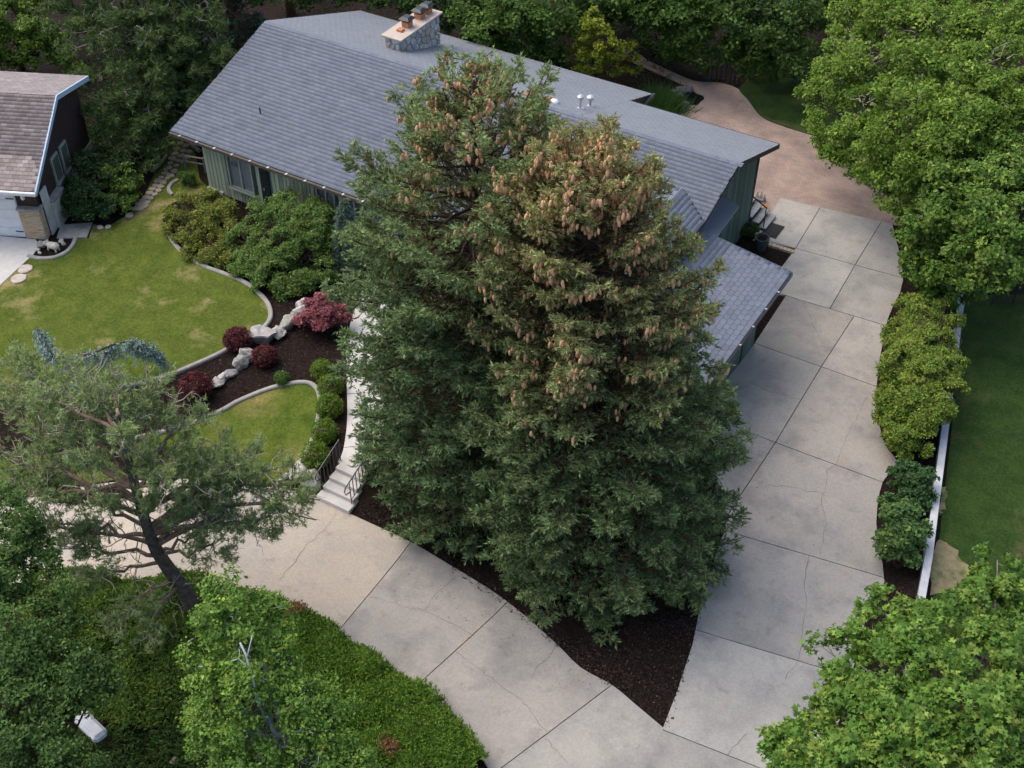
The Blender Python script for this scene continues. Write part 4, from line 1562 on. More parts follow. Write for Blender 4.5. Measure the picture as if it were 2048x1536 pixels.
def broadleaf(name, label, cat, base, lobes, cols, seed, group=None, bark='bark', trunk_r=.22, leaf=.1, spray=.3, dens=20, per=18, lobed=False, young=None, twig=.25, droop=0.0, upmix=.55, fork=.45, twig_bark=None, squash=.85, under=-.55):
    rg = np.random.default_rng(seed)
    base = np.array(base, float)
    t = empty(name, label, cat, group, tuple(base))
    fol = Foliage()
    tips = crown_leaves(fol, lobes, rg, cols, leaf, spray, dens, per, lobed, droop, young, squash, upmix=upmix, under=under)
    C = np.array([l[:3] for l in lobes])
    R = np.array([l[3] for l in lobes])
    ctr = (C * R[:, None] ** 2).sum(0) / (R ** 2).sum()
    top = ctr.copy()
    crotch = base * (1 - fork) + top * fork
    crotch[2] = max(base[2] + .3, base[2] + (C[:, 2].min() - base[2]) * fork + .2)
    tr = Tubes(8)
    P = bend(np.array([base]), np.array([crotch]), 6, rg, 0, .02)
    tr.add(P, np.array([trunk_r * 1.25]), np.array([trunk_r * .9]))
    P = bend(np.array([crotch]), np.array([top]), 6, rg, 0, .05)
    tr.add(P, np.array([trunk_r * .9]), np.array([trunk_r * .4]))
    tr.build('trunk', M[bark], t)
    br = Tubes(5)
    st = crotch + (top - crotch) * rg.random((len(C), 1)) * .7
    br.add(bend(st, C, 6, rg, .04, .06), trunk_r * rg.uniform(.3, .5, len(C)), np.full(len(C), trunk_r * .1))
    br.build('limbs', M[bark], t)['kind'] = 'stuff'
    if twig:
        k = int(len(tips) * twig)
        sel = rg.choice(len(tips), k, False)
        T = tips[sel]
        near = np.argmin(((T[:, None, :] - C[None]) ** 2).sum(-1), 1)
        a = C[near] + (T - C[near]) * rg.uniform(.1, .75, (k, 1)) + rg.normal(0, .08, (k, 3))
        tw = Tubes(3)
        tw.add(bend(a, T + (T - C[near]) * .06, 5, rg, .03, .08), np.full(k, trunk_r * .09), np.full(k, .006))
        tw.build('twigs', M[twig_bark or bark], t)['kind'] = 'stuff'
    fol.build('crown', M['leaf'], t)
    return t


def bush(name, label, base, lobes, cols, seed, group=None, leaf=.07, spray=.16, dens=70, per=14, young=None, cat='shrub', bark='bark', squash=.9, twig=.12, upmix=.5, under=-.35, trans='leaf'):
    rg = np.random.default_rng(seed)
    t = empty(name, label, cat, group, tuple(base))
    fol = Foliage()
    tips = crown_leaves(fol, lobes, rg, cols, leaf, spray, dens, per, False, 0, young, squash, upmix=upmix, under=under, soft=True)
    k = max(6, int(len(tips) * twig))
    sel = rg.choice(len(tips), min(k, len(tips)), False)
    T = tips[sel]
    st = Tubes(4)
    b = np.array(base, float) + rg.normal(0, .06, (len(T), 3)) * np.array([1, 1, 0])
    st.add(bend(b, T, 5, rg, .08, .06), np.full(len(T), .016), np.full(len(T), .006))
    st.build('stems', M[bark], t)['kind'] = 'stuff'
    fol.build('foliage', M[trans], t)
    return t


# ------------------------------------------------------------------ the two big spruces
def cone_mesh():
    me = MB().lathe((0, 0, 0), [(.01, .0), (.028, -.025), (.036, -.08), (.03, -.14), (.01, -.18)], 7)
    return me


def spruce(name, label, base, top, prof, seed, nb_, low, high, tipc, cones_n, cone_from, cone_obj=300, curl=1.0, group=None, leaders=None, thin=None):
    rg = np.random.default_rng(seed)
    base, top = np.array(base, float), np.array(top, float)
    t = empty(name, label, 'spruce tree', group, tuple(base))
    Hh = top[2] - base[2]
    tr = Tubes(9)
    tr.add(bend(np.array([base]), np.array([top]), 9, rg, 0, .006), np.array([.38]), np.array([.03]))
    if leaders:
        for lp in leaders:
            lp = np.array(lp)
            a = base + (top - base) * .78
            tr.add(bend(a[None], lp[None], 5, rg, -.05, .02), np.array([.07]), np.array([.02]))
    tr.build('trunk', M['bark'], t)
    fol = Foliage()
    wood = Tubes(3)
    pt, pr = zip(*prof)
    T = np.sort(rg.uniform(.015, .985, nb_) ** .92)
    az = np.arange(nb_) * 2.39996 + rg.normal(0, .35, nb_)
    conepos = []
    away = unit(np.array([base[0], base[1], 0.0]))
    axes = [(base, top, T, az, 1.0)]
    if leaders:
        for lp in leaders:
            tt = rg.uniform(.80, .99, 26)
            axes.append((base, np.array(lp), tt, rg.uniform(0, 6.3, 26), .42))
    for (A, B, TT, AZ, sc) in axes:
        for tt, az_ in zip(TT, AZ):
            if thin and tt > thin and sc == 1.0 and rg.random() < .46:
                continue
            r = float(np.interp(tt, pt, pr)) * rg.uniform(.78, 1.14) * sc
            if r < .12:
                r = .12
            s = A + (B - A) * tt
            out = np.array([math.cos(az_), math.sin(az_), 0])
            side = np.array([-out[1], out[0], 0])
            # young branches rise, old ones sag and turn up at the tip
            e0 = np.interp(tt, [0, .35, .7, .9, 1], [-.10, -.02, .18, .45, .8])
            e1 = np.interp(tt, [0, .4, .8, 1], [-.16, -.22, -.06, .1])
            ss = np.linspace(0, 1, 8)
            bz = r * (e0 * ss + e1 * ss ** 2 * 1.4 + .22 * curl * ss ** 5)
            wob = rg.normal(0, .03 * r, 8) * ss
            P = s + out * (r * ss)[:, None] + side * wob[:, None]
            P[:, 2] += bz
            P[:, 2] = np.maximum(P[:, 2], base[2] + .1)
            wood.add(P[None], np.array([.012 + .014 * r]), np.array([.006]))
            # side shoots
            m = max(3, int(r / .13))
            sp = 1 - (1 - (.40 if r > 1 else .12)) * rg.random(m * 2) ** 1.25
            ix = np.clip((sp * 7).astype(int), 0, 6)
            fr = (sp * 7 - ix)[:, None]
            b0 = P[ix] * (1 - fr) + P[ix + 1] * fr
            tang = unit(P[ix + 1] - P[ix])
            sg = np.where(rg.random(m * 2) < .5, -1.0, 1.0)[:, None]
            ln = (.20 + .30 * r * (1.08 - sp) * .9 * rg.uniform(.6, 1.2, m * 2)).clip(.12, 1.1)
            d = unit(tang * .8 + side * sg * .85 + np.array([0, 0, -.12]) + rg.normal(0, .18, (m * 2, 3)))
            e = b0 + d * ln[:, None]
            e[:, 2] -= .14 * ln
            # shoot tip continues the branch
            b0 = np.vstack([b0, P[-2:-1]])
            e = np.vstack([e, P[-1:] + (P[-1:] - P[-2:-1]) * .1])
            ln = np.append(ln, np.linalg.norm(e[-1] - b0[-1]))
            sp = np.append(sp, 1.0)
            q_ = slice(0, None, 4)
            wood.add(bend(b0[q_], e[q_], 3, rg, 0, .02), np.full(len(b0[q_]), .012), np.full(len(b0[q_]), .006))
            # twigs along the shoots
            kk = np.maximum(3, (ln / (.11 if out @ away < .35 else .24)).astype(int))
            rep = np.repeat(np.arange(len(b0)), kk)
            f = rg.random(len(rep)) ** .75
            o = b0[rep] + (e[rep] - b0[rep]) * f[:, None]
            dd = unit(e - b0)[rep]
            sd2 = unit(np.cross(dd, np.array([0, 0, 1.0])))
            tg = unit(dd * .75 + sd2 * np.where(rg.random(len(rep)) < .5, -1, 1)[:, None] * .62 + rg.normal(0, .28, (len(rep), 3)) + np.array([0, 0, .06]))
            Lw = rg.uniform(.10, .19, len(rep))
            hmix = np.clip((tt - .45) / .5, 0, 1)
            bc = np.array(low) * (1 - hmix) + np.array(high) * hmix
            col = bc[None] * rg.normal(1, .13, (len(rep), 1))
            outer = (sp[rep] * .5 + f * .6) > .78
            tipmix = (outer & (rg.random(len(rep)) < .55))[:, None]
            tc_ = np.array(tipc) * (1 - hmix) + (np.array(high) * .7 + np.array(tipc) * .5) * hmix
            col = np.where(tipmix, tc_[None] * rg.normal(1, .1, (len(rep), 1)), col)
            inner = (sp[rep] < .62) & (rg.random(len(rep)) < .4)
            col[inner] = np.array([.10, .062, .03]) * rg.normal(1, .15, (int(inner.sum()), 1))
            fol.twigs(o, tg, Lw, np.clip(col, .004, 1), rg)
            if tt > cone_from and cones_n:
                nc = rg.poisson(np.interp(tt, [cone_from, min(1, cone_from + .12), 1], [.5, 2.4, 2.2]) * cones_n * min(1, .4 + r / 2.2))
                for _ in range(nc):
                    j_ = rg.integers(0, len(e))
                    q_ = rg.integers(2, 6)
                    f2 = rg.uniform(.55, 1.0, (q_, 1))
                    conepos.append(b0[j_] + (e[j_] - b0[j_]) * f2 + rg.normal(0, .055, (q_, 3)) - np.array([0, 0, .04]))
    wood.build('branches', M['bark'], t)['kind'] = 'stuff'
    fol.build('crown', M['needle'], t)
    if conepos:
        cp = np.concatenate(conepos)
        # the ones that face the drive show largest
        dist = np.linalg.norm(cp - _O, axis=1)
        order = np.argsort(dist)
        cp = cp[order]
        proto = None
        for k, p in enumerate(cp[:cone_obj]):
            if proto is None:
                o = cone_mesh().build('cone', M['cone'])
                proto = o
            else:
                o = proto.copy()
                COL.objects.link(o)
            o.location = p
            s_ = rg.uniform(.8, 1.2)
            o.scale = (s_ * 1.15, s_ * 1.15, s_)
            o.rotation_euler = (rg.normal(0, .25), rg.normal(0, .25), rg.uniform(0, 6))
            keep(o, t)
        if len(cp) > cone_obj:
            q = MB().lathe((0, 0, 0), [(.012, .0), (.036, -.05), (.034, -.12), (.01, -.18)], 5)
            V0 = np.array(q.v)
            F0 = [f for f in q.f if len(f) == 4]
            n0 = len(V0)
            rest_ = cp[cone_obj:]
            V = (V0[None] * 1.1 + rest_[:, None, :]).reshape(-1, 3)
            F = (np.arange(len(rest_))[:, None, None] * n0 + np.array(F0)[None]).reshape(-1, 4)
            o = link('far_cones', np_mesh('far_cones', V, F), M['cone_isl'])
            keep(o, t)
            o['kind'] = 'stuff'
    return t


def ground_at(x, y):
    return np.array([x, y, float(ter(x, y)[0])])


def height_to(x, y, py):
    """height at which something standing at x, y reaches the image row py"""
    h = 0.0
    while h < 40:
        v = np.array([x, y, h]) - _O
        if 768 - FPX * (v @ _u) / (v @ _f) < py:
            return h
        h += .05
    return h


bR = np.array([-10.7, 23.4, .1])
hR = height_to(-12.05, 23.2, 318)
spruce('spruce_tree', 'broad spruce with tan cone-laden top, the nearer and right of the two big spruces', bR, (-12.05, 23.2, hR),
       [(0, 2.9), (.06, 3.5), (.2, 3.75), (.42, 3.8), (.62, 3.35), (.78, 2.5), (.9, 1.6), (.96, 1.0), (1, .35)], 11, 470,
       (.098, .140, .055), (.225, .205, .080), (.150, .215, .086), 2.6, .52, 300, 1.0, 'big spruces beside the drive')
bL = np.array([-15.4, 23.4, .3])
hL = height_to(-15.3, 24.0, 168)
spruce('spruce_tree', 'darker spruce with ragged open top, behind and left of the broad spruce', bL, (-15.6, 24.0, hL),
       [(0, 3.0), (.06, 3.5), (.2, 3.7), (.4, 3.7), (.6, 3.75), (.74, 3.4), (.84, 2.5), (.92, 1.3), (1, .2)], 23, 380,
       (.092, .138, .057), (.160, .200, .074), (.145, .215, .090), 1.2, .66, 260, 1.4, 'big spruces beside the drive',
       leaders=[(-16.5, 23.9, hL - .4), (-14.2, 24.4, hL - .1)], thin=.70)


# ------------------------------------------------------------------ Scots pine at the left
def pine_tufts(fol, tips, dirs, rg, cols, k=22, L=.13, w=.016):
    n = len(tips)
    D = np.repeat(dirs, k, 0)
    m = n * k
    d = unit(D * .75 + rand_dirs(m, rg) * .95)
    o = np.repeat(tips, k, 0) - D * (rg.random(m) * .14)[:, None]
    col = np.repeat(palette(cols, n, rg, .12), k, 0)
    fol.blades(o, d, rg.uniform(.75, 1.2, m) * L, np.full(m, w), col, rg)


def pine(name, label, trunk, limbs, cols, seed, bark='bark_pine', trunk_bark='bark_dark', r0=.27, per=28, k=15, L=.14, w=.023, dead=150, start=.35, group=None):
    rg = np.random.default_rng(seed)
    trunk = np.array(trunk, float)
    t = empty(name, label, 'pine tree', group, tuple(trunk[0]))
    n = len(trunk)
    tb = MB().tube([tuple(p) for p in smooth_line(trunk, False, 4)], list(np.linspace(r0, r0 * .22, (n - 1) * 4 + 1)), 10)
    tb.build('trunk', M[trunk_bark], t, smooth=True)
    lb_ = Tubes(6)
    tw = Tubes(4)
    dd_ = Tubes(3)
    fol = Foliage()
    tl = np.array(smooth_line(trunk, False, 8))
    for (tt, e, sag) in limbs:
        s = tl[int(tt * (len(tl) - 1))]
        e = np.array(e, float)
        P = bend(s[None], e[None], 9, rg, sag, .035)[0]
        Ln = np.linalg.norm(e - s)
        lb_.add(P[None], np.array([.032 + .015 * Ln]), np.array([.014]))
        m = int(per * max(.5, Ln / 4))
        sp = rg.uniform(start, 1, m)
        ix = np.clip((sp * 8).astype(int), 0, 7)
        fr = (sp * 8 - ix)[:, None]
        b0 = P[ix] * (1 - fr) + P[ix + 1] * fr
        tang = unit(P[ix + 1] - P[ix])
        side = unit(np.cross(tang, np.array([0, 0, 1.0])))
        sg = np.where(rg.random(m) < .5, -1., 1.)[:, None]
        d = unit(tang * .7 + side * sg * rg.uniform(.2, 1.1, (m, 1)) + np.array([0, 0, .25]) + rg.normal(0, .25, (m, 3)))
        ln = rg.uniform(.35, .95, m) * (1.15 - .5 * sp) * min(1, .5 + Ln / 5)
        e2 = b0 + d * ln[:, None]
        tw.add(bend(b0, e2, 4, rg, .03, .06), np.full(m, .014), np.full(m, .006))
        kk = 9
        f = rg.uniform(.35, 1.05, (m, kk, 1))
        tp = b0[:, None] + (e2 - b0)[:, None] * f + rg.normal(0, .10, (m, kk, 3))
        td = unit(d[:, None] + rg.normal(0, .5, (m, kk, 3)) + np.array([0, 0, .35]))
        pine_tufts(fol, tp.reshape(-1, 3), td.reshape(-1, 3), rg, cols, k, L, w)
        # bare grey twigs
        q = max(1, int(dead * Ln / 40))
        di = rg.integers(2, 8, q)
        a = P[di]
        d3 = unit(rg.normal(0, 1, (q, 3)) + tang[:1] * .6 + np.array([0, 0, .4]))
        b = a + d3 * rg.uniform(.4, 1.1, (q, 1))
        dd_.add(bend(a, b, 5, rg, .03, .09), np.full(q, .022), np.full(q, .007))
        a2 = a + (b - a) * rg.uniform(.3, .9, (q, 1))
        b2 = a2 + unit(d3 + rg.normal(0, .8, (q, 3))) * rg.uniform(.2, .6, (q, 1))
        dd_.add(bend(a2, b2, 4, rg, 0, .1), np.full(q, .014), np.full(q, .005))
    lb_.build('limbs', M[bark], t)
    tw.build('twigs', M['bark_dead'], t)['kind'] = 'stuff'
    if dead:
        dd_.build('dead_twigs', M['bark_dead'], t)['kind'] = 'stuff'
    fol.build('crown', M['needle'], t)
    return t


SC = [(.145, .20, .075), (.19, .25, .095), (.24, .29, .125)]
tp = [at(398, 1245), atz(374, 1190, 1.1), atz(345, 1148, 2.0), atz(312, 1098, 3.1), atz(290, 1040, 4.3), atz(268, 965, 5.8), atz(250, 890, 7.3), atz(235, 830, 8.4)]
lm = [(.25, (215, 1268, 1.7), .10), (.22, (288, 1292, 1.3), .12), (.36, (160, 1155, 3.0), .0), (.40, (120, 1098, 3.6), .06), (.46, (85, 1035, 4.2), .02), (.5, (60, 1060, 4.4), .04),
      (.45, (400, 1000, 4.6), .02), (.46, (470, 955, 5.0), .06), (.5, (600, 962, 4.6), .10), (.45, (632, 1040, 3.7), .14), (.5, (545, 1060, 3.6), .12), (.4, (470, 1110, 3.0), .1), (.42, (430, 1050, 4.0), .04),
      (.6, (40, 960, 5.2), .05), (.65, (-30, 900, 6.0), .05), (.75, (0, 765, 6.8), .04), (.8, (60, 745, 7.2), .04), (.85, (135, 722, 7.8), .04), (.8, (110, 830, 7.6), .02), (.95, (225, 748, 8.2), .0),
      (.85, (315, 770, 7.4), .05), (.8, (355, 800, 7.0), .05), (.9, (245, 870, 8.6), .0), (.75, (150, 920, 7.4), .03), (.7, (385, 880, 6.4), .05), (.62, (460, 885, 5.9), .06), (.6, (480, 940, 5.5), .05),
      (.55, (560, 935, 5.1), .08), (.7, (330, 960, 6.8), .02), (.6, (200, 1000, 5.6), .03), (.6, (300, 1000, 5.4), .02), (.55, (380, 1010, 4.9), .02), (.7, (60, 850, 6.6), .04), (.7, (20, 1000, 5.4), .04),
      (.62, (420, 950, 5.8), .03), (.72, (190, 850, 7.6), .02), (.66, (290, 900, 7.2), .02), (.55, (120, 980, 5.4), .03), (.52, (640, 1000, 4.2), .1), (.8, (260, 800, 8.0), .0), (.7, (-40, 820, 6.4), .06), (.8, (20, 720, 7.4), .05), (.65, (-30, 980, 5.4), .05), (.9, (90, 790, 8.0), .04), (.9, (170, 770, 8.4), .02), (.6, (520, 900, 5.4), .08), (.75, (410, 830, 6.6), .05)]
pine('scots_pine', 'spreading pine with bare tan limbs over the left end of the curved drive', tp, [(a, atz(*b), c) for a, b, c in lm], SC, 31)

# ------------------------------------------------------------------ foreground broadleaf trees
ASP = [(.075, .145, .032), (.105, .19, .042), (.145, .235, .058)]
ab = atz(640, 1700, 0)
broadleaf('aspen_tree', 'light green aspen with white bark at the bottom left of centre', 'tree', ab,
          lobes_px([(445, 1175, 6.9, .45), (450, 1215, 6.7, .55), (425, 1250, 6.3, .55), (530, 1215, 6.2, .5), (560, 1250, 5.8, .55), (480, 1280, 6.2, .6), (400, 1350, 5.6, .6), (430, 1380, 5.4, .7), (500, 1350, 5.8, .7), (560, 1330, 5.4, .6),
                    (600, 1400, 5.0, .6), (640, 1400, 4.6, .5), (680, 1400, 4.4, .45), (420, 1450, 4.8, .6), (500, 1440, 5.0, .75), (580, 1450, 4.6, .7), (660, 1460, 4.2, .6), (700, 1500, 3.8, .5), (430, 1520, 4.2, .7), (520, 1530, 4.2, .8), (620, 1530, 3.9, .7), (700, 1560, 3.4, .6), (480, 1600, 3.6, .8), (600, 1610, 3.4, .8)]),
          ASP, 41, bark='bark_white', trunk_r=.12, leaf=.075, spray=.2, dens=72, per=13, young=[(.155, .235, .05), (.18, .255, .055)], twig=.16, fork=.6)
asp = [o for o in bpy.data.objects if o.name.startswith('aspen_tree')][0]
for pts_, r_ in (([(535, 1450, 4.6), (520, 1410, 5.3), (508, 1368, 5.95), (492, 1310, 6.5), (480, 1285, 6.7)], .042), ([(500, 1340, 6.25), (478, 1318, 6.5), (462, 1322, 6.5)], .02), ([(494, 1316, 6.45), (500, 1290, 6.7), (505, 1270, 6.8)], .02)):
    MB().tube([atz(*p) for p in pts_], list(np.linspace(r_, r_ * .5, len(pts_))), 7).build('stem', M['bark_white'], asp, smooth=True)
dk = [(.035, .072, .022), (.055, .105, .03), (.08, .14, .042)]
broadleaf('poplar_tree', 'dark green leafy tree filling the bottom left corner', 'tree', atz(60, 1900, 0),
          lobes_px([(20, 1010, 6.2, .55), (60, 1080, 6.0, .6), (20, 1150, 5.8, .8), (100, 1130, 5.6, .5), (60, 1250, 5.5, .8), (20, 1320, 5.2, .8), (130, 1330, 5.0, .7), (60, 1400, 4.8, .9), (150, 1400, 4.6, .6), (20, 1480, 4.4, .9), (110, 1480, 4.3, .8), (60, 1560, 3.9, .9), (150, 1560, 3.8, .7), (200, 1380, 4.4, .45), (130, 1190, 5.4, .55), (150, 1260, 5.0, .6), (210, 1330, 4.6, .55), (30, 1060, 6.2, .7), (-40, 1200, 5.4, .9), (-40, 1400, 4.6, 1.0)]),
          dk, 42, trunk_r=.13, leaf=.075, spray=.2, dens=70, per=15, twig=.05, fork=.6)
MP = [(.055, .12, .024), (.078, .15, .030), (.11, .19, .042)]
broadleaf('maple_tree', 'bright green maple crown at the bottom right corner', 'tree', atz(1960, 1960, 0),
          lobes_px([(1995, 1120, 5.6, .5), (1990, 1200, 5.6, .75), (1900, 1230, 5.8, .6), (1835, 1260, 5.8, .6), (1760, 1195, 5.4, .28), (1745, 1250, 5.6, .5), (1660, 1300, 5.2, .45), (1720, 1330, 5.6, .7), (1800, 1330, 6.0, .8), (1900, 1330, 6.2, .9), (2000, 1320, 6.0, 1.0),
                    (1680, 1390, 5.2, .6), (1640, 1430, 5.0, .5), (1740, 1420, 5.6, .8), (1840, 1430, 6.2, .9), (1950, 1440, 6.4, 1.0), (2050, 1420, 6.0, 1.0), (1580, 1480, 4.6, .4), (1545, 1475, 4.5, .28), (1640, 1500, 4.8, .6), (1560, 1530, 4.4, .45), (1720, 1510, 5.2, .8), (1820, 1530, 5.8, .9), (1930, 1540, 6.0, 1.0), (1660, 1580, 4.4, .8), (1780, 1600, 5.0, .9), (1900, 1630, 5.4, 1.0), (2040, 1540, 5.8, 1.0), (2060, 1250, 5.2, .8), (1590, 1580, 4.2, .6)]),
          MP, 43, bark='bark_grey', trunk_r=.16, leaf=.115, spray=.22, dens=42, per=11, lobed=True, young=[(.135, .215, .05), (.165, .215, .05)], twig=.06, fork=.6)

# ------------------------------------------------------------------ large trees on the right
RT = [(.060, .115, .020), (.09, .155, .026), (.13, .20, .036)]
broadleaf('hornbeam_tree', 'big bright green tree overhanging the brick patio at the upper right', 'tree', at(1830, 420),
          lobes_px([(1700, 60, 5.0, 1.1), (1780, 40, 6.0, 1.3), (1880, 60, 6.8, 1.4), (1980, 60, 7.0, 1.5), (1660, 150, 4.2, 1.0), (1740, 130, 5.6, 1.2), (1840, 140, 6.8, 1.4), (1940, 150, 7.2, 1.4), (1620, 180, 3.4, .55), (1650, 220, 3.6, .9), (1730, 210, 5.2, 1.1), (1820, 230, 6.4, 1.3), (1920, 240, 6.8, 1.3), (1680, 280, 3.4, .85), (1640, 275, 3.0, .45), (1760, 290, 4.8, 1.0), (1850, 310, 5.6, 1.1), (1720, 330, 3.2, .6), (1790, 370, 4.0, .9), (1660, 320, 2.6, .45), (1700, 10, 5.0, 1.1), (2050, 200, 7.2, 1.5), (2060, 60, 7.2, 1.6), (1850, -20, 6.4, 1.6), (1990, -30, 6.6, 1.6), (1950, 300, 6.2, 1.2), (1800, 410, 3.2, .7), (1740, 350, 3.0, .6), (1980, 200, 7, 1.4), (1880, 300, 6, 1.2)]),
          RT, 44, trunk_r=.3, leaf=.115, spray=.32, dens=34, per=16, young=[(.135, .215, .04), (.165, .235, .048)], twig=.12, twig_bark='bark_dead')
AS = [(.052, .105, .024), (.08, .145, .032), (.115, .19, .045)]
broadleaf('ash_tree', 'darker narrow-leaved tree beside the drive at the right edge', 'tree', at(1900, 620),
          lobes_px([(1980, 270, 6.2, 1.0), (1900, 350, 5.6, .9), (2000, 360, 6.0, 1.1), (1870, 430, 4.6, .9), (1960, 440, 5.4, 1.0), (2040, 440, 5.8, 1.0), (1840, 480, 3.4, .7), (1920, 500, 4.2, .9), (2000, 510, 4.8, .9), (1860, 540, 2.6, .6), (1840, 560, 2.0, .5), (1900, 560, 2.8, .7), (1960, 550, 3.6, .8), (2040, 540, 4.4, .8), (1880, 590, 1.7, .5), (2060, 340, 6.0, 1.1), (1830, 510, 2.6, .5), (1870, 380, 4.8, 1.0), (1830, 440, 3.2, .7), (1812, 480, 2.2, .5), (1830, 540, 1.6, .5), (1862, 590, 1.0, .5), (1930, 590, 1.4, .7), (1900, 450, 4.0, 1.0)]),
          AS, 45, trunk_r=.2, leaf=.13, spray=.28, dens=46, per=15, young=[(.15, .22, .05), (.17, .23, .06)], twig=.08, twig_bark='bark_dead')
YG = [(.085, .15, .03), (.125, .185, .036), (.155, .20, .042)]
bush('dogwood_hedge', 'rounded yellow-green hedge shrub between the drive and the white wall', at(1840, 880),
     lobes_px([(1828, 625, 1.6, .7), (1885, 635, 1.6, .7), (1805, 670, 1.5, .65), (1860, 690, 1.7, .85), (1895, 720, 1.5, .75), (1800, 735, 1.6, .75), (1850, 760, 1.7, .9), (1893, 790, 1.5, .7), (1797, 800, 1.5, .75), (1840, 825, 1.5, .75), (1805, 860, 1.3, .65), (1832, 885, 1.0, .55), (1795, 765, 1.2, .7), (1800, 900, .7, .45), (1830, 650, 1.5, .75), (1825, 720, 1.7, .8), (1870, 740, 1.6, .8), (1820, 790, 1.6, .8), (1870, 810, 1.5, .7), (1790, 700, 1.2, .6), (1785, 830, 1.0, .6)]),
     YG, 46, leaf=.068, spray=.17, dens=185, per=15, young=[(.19, .20, .055), (.16, .22, .05)], cat='hedge')
WL = [(.045, .095, .038), (.07, .135, .05), (.10, .17, .062)]
bush('willow_shrub', 'feathery green shrub in front of the white wall, nearer one', at(1795, 1130),
     lobes_px([(1795, 1025, 1.2, .6), (1772, 1060, 1.0, .55), (1822, 1055, 1.1, .55), (1790, 1095, .8, .55), (1815, 1110, .6, .45), (1800, 1060, 1.3, .6)]), WL, 47, 'feathery shrubs by the white wall', leaf=.1, spray=.17, dens=120, per=14, young=[(.12, .19, .06), (.14, .2, .07)])
bush('willow_shrub', 'darker feathery shrub tucked between yellow hedge and white wall', at(1820, 1010),
     lobes_px([(1810, 945, .9, .46), (1840, 960, 1.0, .5), (1830, 1000, .7, .45), (1785, 955, .6, .32), (1850, 1000, .6, .36)]), [(.035, .08, .034), (.055, .11, .045)], 48, 'feathery shrubs by the white wall', leaf=.1, spray=.17, dens=110, per=14)

# ------------------------------------------------------------------ shrubs by the front of the house
SB = [(.055, .115, .034), (.085, .15, .042), (.115, .18, .05)]
bush('viburnum_shrub', 'big dense dark green rounded shrub under the front windows', at(570, 560),
     lobes_px([(520, 430, 2.0, .75), (560, 450, 2.0, .85), (610, 420, 2.4, .75), (640, 440, 2.2, .7), (490, 480, 1.5, .7), (540, 500, 1.6, .9), (600, 490, 1.8, .95), (650, 490, 1.6, .7), (500, 530, 1.2, .65), (550, 550, 1.2, .75), (610, 550, 1.2, .75), (650, 540, 1.2, .6), (580, 400, 2.5, .55), (530, 575, .9, .5), (580, 580, .9, .55), (630, 575, .9, .5), (480, 540, .9, .45), (560, 500, 1.9, .8), (620, 460, 2.2, .8)]),
     SB, 51, leaf=.066, spray=.19, dens=135, per=15, young=[(.11, .16, .05), (.14, .18, .06)])
bush('spirea_shrub', 'loose yellow-green shrub left of the big dark one at the house corner', at(410, 490),
     lobes_px([(370, 410, 1.5, .55), (420, 405, 1.7, .6), (460, 420, 1.7, .5), (350, 440, 1.2, .45), (400, 450, 1.4, .6), (450, 460, 1.4, .55), (380, 480, 1.1, .45), (430, 500, 1.1, .55), (338, 430, 1.1, .4), (465, 520, 1.0, .45), (350, 465, .9, .45), (385, 505, .9, .45), (420, 525, .8, .4), (440, 440, 1.6, .6), (410, 430, 1.6, .6)]),
     [(.08, .115, .026), (.115, .145, .03), (.15, .16, .04)], 52, leaf=.07, spray=.18, dens=125, per=13, young=[(.17, .17, .045), (.19, .2, .05)])
bush('privet_shrub', 'very dark clipped hedge shrub beside the white stucco wall', at(160, 440),
     lobes_px([(170, 330, 2.2, .6), (200, 320, 2.2, .6), (150, 380, 1.8, .55), (180, 390, 1.8, .65), (230, 330, 2.0, .5), (150, 420, 1.3, .5), (190, 425, 1.3, .55), (230, 420, 1.2, .45), (135, 400, 1.5, .4)]),
     [(.018, .045, .018), (.028, .06, .022), (.04, .075, .028)], 53, leaf=.09, spray=.18, dens=95, per=13)
bush('hydrangea_shrub', 'mid green leafy shrub with pale flowers in front of the dark hedge', at(235, 420),
     lobes_px([(215, 345, 1.9, .45), (250, 350, 1.8, .5), (220, 385, 1.5, .5), (255, 390, 1.4, .45), (240, 415, 1.1, .4), (275, 365, 1.4, .35)]),
     [(.05, .10, .022), (.075, .135, .03), (.10, .16, .035)], 54, leaf=.1, spray=.18, dens=85, per=12, young=[(.12, .19, .04), (.15, .21, .05)])
bush('corner_bush', 'little green bush inside the short kerb by the flagstone path', at(375, 372),
     lobes_px([(368, 352, 1.15, .26), (384, 355, 1.15, .25), (376, 364, .95, .28)]), [(.05, .105, .03), (.075, .14, .04)], 55, leaf=.06, spray=.11, dens=260, per=10)

